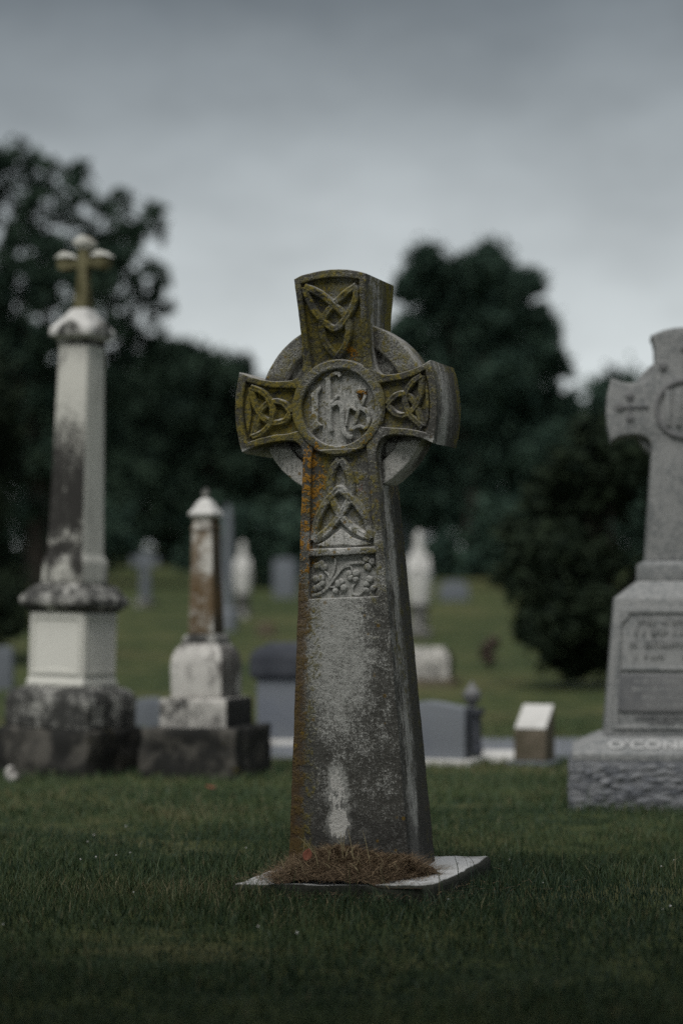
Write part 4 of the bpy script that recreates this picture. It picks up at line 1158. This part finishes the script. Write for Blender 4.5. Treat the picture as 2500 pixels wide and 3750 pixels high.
def tree(name, label, base, clumps, count, leaf, mat, seed, trunk_r, ragged=0.5, fill=0.25, depth=1.0, group=None, limbs=9, lump=(0.22, 0.48)):
    t = empty(name, base)
    tag(t, label, 'tree', group)
    B = Vector(base)
    zs = [c[2] for c in clumps]
    top = Vector((np.mean([c[0] for c in clumps]), B.y, max(zs)))
    fork = B.lerp(top, 0.42); fork.x = B.x * 0.7 + top.x * 0.3
    bm = bmesh.new()
    tube(bm, [(0, 0, -0.15), (0, 0, 0.25), (fork - B) * 0.55, fork - B, (fork.lerp(top, 0.55) - B)], [trunk_r * 1.5, trunk_r, trunk_r * 0.8, trunk_r * 0.65, trunk_r * 0.15], 9)
    g = random.Random(seed)
    for c in g.sample(clumps, min(limbs, len(clumps))):
        e = Vector(c[:3]) - B; s0 = (fork - B) * g.uniform(0.6, 1.0)
        mid = s0.lerp(e, 0.5) + Vector((0, 0, 0.05 * e.length))
        tube(bm, [s0, mid, e], [trunk_r * 0.38, trunk_r * 0.22, trunk_r * 0.06], 6)
    link_mesh('trunk', bm_mesh(bm), M_bark, t, 60)
    link_mesh('crown', leaf_mesh(clumps, count, leaf, seed, depth, ragged, fill, base, lump), mat, t, 0)
    return t

def spread(cl, Y, seed, amt):
    g = random.Random(seed)
    return [(x, Y + g.uniform(-amt, amt), z, r) for x, z, r in cl]

T_left = [(-6.51, 8.5, 0.62), (-5.80, 8.5, 0.50), (-5.18, 8.25, 0.48), (-4.51, 7.85, 0.45), (-3.9, 7.55, 0.42), (-3.28, 7.45, 0.32), (-6.1, 8.0, 0.6), (-5.3, 7.7, 0.55), (-4.9, 6.4, 0.6), (-3.9, 6.4, 0.5), (-3.3, 5.3, 0.4), (-3.0, 4.9, 0.4), (-3.6, 5.2, 0.5), (-6.22, 7.2, 0.76), (-5.37, 7.1, 0.71), (-4.51, 6.86, 0.71), (-3.75, 6.72, 0.57), (-3.37, 6.48, 0.38), (-6.41, 6.06, 0.85), (-5.46, 5.96, 0.85), (-4.51, 5.82, 0.71), (-3.85, 5.91, 0.43), (-3.28, 6.01, 0.28), (-6.41, 4.73, 0.9), (-5.37, 4.73, 0.81), (-4.42, 4.87, 0.62), (-6.32, 3.49, 0.9), (-5.27, 3.49, 0.85), (-4.37, 3.87, 0.62), (-5.84, 2.49, 0.71), (-7.6, 6.9, 0.9), (-7.8, 5.4, 0.95), (-7.6, 4.0, 0.9), (-7.2, 8.0, 0.6)]
T_mid = [(-4.22, 6.68, 0.45), (-3.57, 6.75, 0.39), (-3.96, 5.9, 0.71), (-2.92, 6.16, 0.65), (-2.47, 6.40, 0.42), (-2.08, 5.83, 0.45), (-4.75, 5.51, 0.78), (-3.19, 5.12, 0.91), (-1.95, 5.12, 0.78), (-4.09, 4.41, 0.91), (-2.6, 3.95, 0.97), (-1.3, 4.6, 0.71), (-1.23, 3.76, 0.78), (-3.57, 3.11, 0.91), (-1.89, 2.91, 0.84), (-5.3, 6.2, 0.7), (-5.6, 5.2, 0.9), (-5.4, 4.0, 1.0), (-4.6, 3.2, 1.0), (-5.6, 2.7, 0.9), (-0.6, 3.2, 0.8), (-0.3, 4.2, 0.7)]
T_right = [(1.7, 7.71, 0.38), (1.98, 7.49, 0.44), (1.38, 7.16, 0.44), (2.97, 7.82, 0.38), (3.24, 7.49, 0.44), (2.69, 7.38, 0.49), (3.74, 7.16, 0.38), (2.2, 6.77, 0.71), (3.3, 6.61, 0.66), (3.9, 6.44, 0.44), (4.29, 6.33, 0.27), (1.38, 6.22, 0.55), (2.47, 5.78, 0.88), (3.57, 5.62, 0.71), (4.34, 5.62, 0.38), (1.48, 5.12, 0.66), (2.75, 4.68, 0.93), (3.85, 4.68, 0.71), (4.51, 4.79, 0.33), (1.7, 3.91, 0.71), (2.92, 3.58, 0.93), (3.9, 3.69, 0.66), (1.92, 2.87, 0.71), (2.97, 2.54, 0.66), (4.2, 4.0, 0.6), (4.5, 3.2, 0.6), (3.9, 2.7, 0.7), (1.3, 4.4, 0.7), (1.2, 3.2, 0.7), (4.7, 4.0, 0.45), (5.0, 3.3, 0.5), (2.5, 6.9, 0.5), (3.0, 6.5, 0.6), (2.2, 7.2, 0.5), (3.1, 7.1, 0.5), (2.6, 6.2, 0.7), (2.0, 5.6, 0.7), (3.3, 5.2, 0.7), (3.9, 5.9, 0.5)]
T_near = [(1.89, 2.11, 0.13), (2.08, 2.02, 0.17), (2.3, 2.06, 0.15), (2.49, 1.94, 0.17), (1.72, 1.89, 0.17), (1.93, 1.77, 0.23), (1.59, 1.64, 0.19), (1.85, 1.47, 0.26), (1.42, 1.34, 0.19), (1.68, 1.17, 0.26), (2.02, 1.15, 0.23), (1.36, 1.0, 0.17), (1.59, 0.83, 0.26), (1.91, 0.79, 0.26), (1.45, 0.62, 0.17), (1.72, 0.47, 0.21), (2.0, 0.43, 0.19), (1.81, 0.32, 0.13), (2.32, 0.94, 0.15), (2.36, 0.58, 0.15), (2.44, 1.58, 0.11), (2.7, 1.3, 0.25), (2.7, 0.8, 0.25), (2.6, 1.75, 0.2), (2.0, 2.1, 0.2), (2.2, 1.9, 0.22), (2.42, 2.05, 0.2), (1.75, 1.75, 0.2), (2.1, 1.7, 0.25), (1.5, 1.2, 0.2), (1.75, 0.95, 0.25), (1.6, 0.6, 0.2), (1.95, 0.6, 0.2)]
tree('broadleaf_tree', 'tall dark broadleaf tree at the left with sky showing through its leaves', (-5.3, 38, gnd(38)), spread(T_left, 38, 1, 0.8), 30000, 0.15, M_leafA, 3, 0.22, 0.74, 0.05, lump=(0.18, 0.37))
tree('broadleaf_tree', 'lower dark tree in the distance sloping down behind the left of the cross', (-2.8, 52, gnd(52)), spread(T_mid, 52, 2, 0.8), 32000, 0.19, M_leafA, 4, 0.22, 0.7, 0.3, lump=(0.2, 0.42))
tree('conifer_tree', 'tall twin topped dark green tree behind the right side of the cross', (2.6, 44, gnd(44)), spread(T_right, 44, 3, 0.7), 66000, 0.16, M_leafB, 5, 0.22, 0.5, 0.6)
tree('evergreen_tree', 'near dark evergreen with drooping branches, left of the granite monument', (2.13, 17.0, gnd(17)), spread(T_near, 17, 4, 0.25), 52000, 0.055, M_leafC, 6, 0.05, 0.6, 0.5)
g = random.Random(77)
kinds = [(-13.5, 60, 7.6), (-10.0, 64, 6.8), (-6.2, 58, 5.2), (-3.9, 66, 5.0), (-0.9, 62, 3.9), (1.4, 60, 4.6), (4.2, 66, 5.8), (6.6, 60, 4.6), (9.4, 63, 4.4), (13.0, 62, 5.4)]
names = ['leftmost tree of the far wood, outside the pillar', 'far wood tree behind the tall white pillar', 'far wood tree between the pillar and the small column', 'far wood tree right above the small column', 'far wood tree directly left of the cross shaft', 'far wood tree directly right of the cross shaft', 'far wood tree under the twin topped tree', 'low far wood tree between the evergreen and the granite monument', 'low far wood tree behind the granite cross', 'rightmost tree of the far wood, beyond the granite cross']
for (x, y, hgt), nm in zip(kinds, names):
    z0 = gnd(y); cl = []
    for k in range(16):
        zz = g.uniform(0.10, 0.95)
        ww = 2.2 * math.sin(math.pi * (0.15 + 0.75 * (1 - zz))) 
        cl.append((x + g.uniform(-1, 1) * ww, y + g.uniform(-1, 1), z0 + hgt * zz, g.uniform(0.6, 1.05)))
    tree('wood_tree', nm, (x, y, z0), cl, 15000, 0.24, M_leafB if g.random() < 0.5 else M_leafA, int(x * 10 + 500), 0.2, 0.5, 0.5, group='dark trees of the far wood')
# low undergrowth that closes the foot of the wood
und = [(x, 46 + 8.0 * math.sin(x * 1.3 + 0.6), gnd(46 + 8.0 * math.sin(x * 1.3 + 0.6)) + 0.55 + 0.45 * math.sin(x * 2.3), 0.8 + 0.3 * math.sin(x * 3.1)) for x in np.arange(-15, 15, 0.75)]
o = link_mesh('undergrowth', leaf_mesh(und, 44000, 0.2, 99, 0.8, 0.5, 0.5), M_leafB, None, 0)
tag(o, 'dark undergrowth along the foot of the far wood', kind='stuff')

g2 = random.Random(5)
can = []  # canopy added out of view to darken the nearest grass
for k in range(84):
    x = g2.uniform(-6.5, 4.6); y = g2.uniform(-6.0, 3.25)
    can.append((x, y, 3.7 + g2.uniform(-0.1, 1.3), g2.uniform(0.7, 1.15)))
tree('added_shade_tree', 'unseen broad tree added behind the viewpoint to shade the nearest grass', (-0.8, -4.6, gz(-0.8, -4.6)), can, 85000, 0.20, M_leafA, 15, 0.30, 0.5, 0.4, limbs=20)

gl = random.Random(31)
cl = []
for k in range(34):
    zz = gl.uniform(0.0, 1.0)
    cl.append((at(-170, 20) + gl.uniform(-0.75, 0.62) * (1.0 - 0.35 * zz), 20 + gl.uniform(-0.4, 0.4), gnd(20) + 0.15 + 2.6 * zz, gl.uniform(0.20, 0.36)))
tree('evergreen_tree', 'dark evergreen behind the tall pillar at the far left, its foliage reaching the lawn', (at(-170, 20), 20, gnd(20)), cl, 42000, 0.06, M_leafC, 41, 0.06, 0.6, 0.5)

p = empty('dried_flowers', (at(1790, 19), 19, gnd(19)))
tag(p, 'small brownish pink bunch of dried flowers standing on the grass slope', 'plant')
bm = bmesh.new()
for k in range(9): tube(bm, [(0, 0, -0.03), (g.uniform(-.03, .03), g.uniform(-.03, .03), 0.12), (g.uniform(-.09, .09), g.uniform(-.05, .05), g.uniform(0.2, 0.27))], [0.006, 0.005, 0.003], 5)
link_mesh('stem', bm_mesh(bm), M_bark, p, 60)
tag(link_mesh('bloom', leaf_mesh([(0.0, 0, 0.10, 0.07), (0.03, 0, 0.25, 0.06), (-0.03, 0, 0.16, 0.07)], 500, 0.035, 8), M_brownplant, p, 0), kind='stuff')

# ---------------------------------------------------------------- grass
def blades(name, n, yr, hgt, wid, seed, label, power=1.0):
    g = np.random.default_rng(seed)
    y = yr[0] + (yr[1] - yr[0]) * g.random(n) ** power
    x = (g.random(n) * 2 - 1) * (0.165 * y + 0.45)
    # keep clear of the stones
    keep = np.ones(n, bool)
    for ox, oy, ang, hx, hy in [(0.050, 6.36, R(-15.5), 0.285, 0.315), (1.39, 8.86, R(-6), 0.46, 0.37), (-1.296, 10.45, R(-25), 0.262, 0.262), (-0.634, 10.32, R(-19), 0.24, 0.24),
                                (0.44, 11.0, R(-20), 0.25, 0.125), (0.962, 10.95, R(-22), 0.12, 0.12), (0.805, 11.12, 0, 0.1, 0.1)]:
        dx, dy = x - ox, y - oy
        u = dx * math.cos(ang) + dy * math.sin(ang); v = -dx * math.sin(ang) + dy * math.cos(ang)
        keep &= ~((np.abs(u) < hx) & (np.abs(v) < hy))
    x, y = x[keep], y[keep]; n = len(x)
    z = np.array([gz(a_, b_) for a_, b_ in zip(x, y)])
    pat = np.array([mnoise.noise(Vector((a_ * 2.3, b_ * 2.3, 1.5))) for a_, b_ in zip(x, y)])
    pat2 = np.array([mnoise.noise(Vector((a_ * 7.0, b_ * 7.0, 8.5))) for a_, b_ in zip(x, y)])
    # longer uncut grass round the slab and the stones
    dsl = np.hypot((x - 0.065) / 0.75, (y - 6.4) / 0.55)
    near = np.clip(1.6 - dsl, 0, 1)
    for ox, oy, rr_ in [(1.39, 8.86, 0.58), (-1.296, 10.45, 0.42), (-0.634, 10.32, 0.38), (0.44, 11.0, 0.32), (0.962, 10.95, 0.20)]:
        near = np.maximum(near, 0.45 * np.clip(1.0 - (np.hypot(x - ox, y - oy) - rr_) / 0.12, 0, 1))
    H = hgt * (0.55 + 0.75 * g.random(n)) * (1 + 0.45 * pat + 0.3 * pat2) * (1 + 0.75 * near)
    pat3 = np.array([mnoise.noise(Vector((a_ * 0.8, b_ * 1.6, 21.0))) for a_, b_ in zip(x, y)])
    az = g.random(n) * 2 * np.pi
    lean = np.abs(g.normal(0.35, 0.3, n))
    dx, dy = np.cos(az) * lean, np.sin(az) * lean
    wa = g.random(n) * np.pi
    wx, wy = np.cos(wa) * wid * (0.6 + 0.8 * g.random(n)), np.sin(wa) * wid * 0.6
    tint = np.clip(0.42 + 0.22 * g.normal(size=n) + 0.25 * pat + 0.2 * pat2 + 0.45 * pat3 + 0.05 * (y - 7.0), 0, 0.9)
    dry = g.random(n) < (0.035 + 0.05 * np.clip(pat, 0, 1))
    tint[dry] = 1.3
    zb = z - 0.012
    V = np.empty((n, 5, 3))
    V[:, 0] = np.stack([x - wx, y - wy, zb], 1); V[:, 1] = np.stack([x + wx, y + wy, zb], 1)
    V[:, 2] = np.stack([x + dx * H * 0.35 - wx * 0.75, y + dy * H * 0.35 - wy * 0.75, zb + H * 0.62], 1)
    V[:, 3] = np.stack([x + dx * H * 0.35 + wx * 0.75, y + dy * H * 0.35 + wy * 0.75, zb + H * 0.62], 1)
    V[:, 4] = np.stack([x + dx * H, y + dy * H, zb + H], 1)
    base = np.arange(n)[:, None] * 5
    F = np.concatenate([base + np.array([0, 1, 3, 2]), base + np.array([2, 3, 4])], 1).ravel()
    me = np_mesh(name, V.reshape(-1, 3), F, np.tile([4, 3], n))
    at_ = me.attributes.new('tint', 'FLOAT', 'POINT'); at_.data.foreach_set('value', np.repeat(tint, 5).astype(np.float32))
    o = link_mesh(name, me, M_grass, None, 0)
    tag(o, label, kind='stuff')
    return o
blades('grass', 190000, (3.3, 8.6), 0.033, 0.0013, 1, 'short dark green lawn grass round the foot of the cross')
blades('grass', 90000, (8.4, 14.5), 0.034, 0.0022, 2, 'lawn grass between the monuments and the lane')
blades('grass', 2600, (4.6, 9.0), 0.075, 0.0012, 3, 'scattered longer grass blades rising above the lawn near the cross')
g = random.Random(9)
bm = bmesh.new()
for k in range(26):
    y = g.uniform(5.3, 7.6); x = g.uniform(-1.0, 1.1)
    if abs(x - 0.07) < 0.42 and 5.9 < y < 6.9: continue
    r = g.uniform(0.0018, 0.0038)
    bmesh.ops.create_icosphere(bm, subdivisions=1, radius=r, matrix=Matrix.Translation((x, y, gz(x, y) + g.uniform(0.025, 0.05))))
o = link_mesh('clover_heads', bm_mesh(bm), M_white, None, 60)
tag(o, 'tiny pale clover heads scattered in the lawn near the slab', kind='stuff')
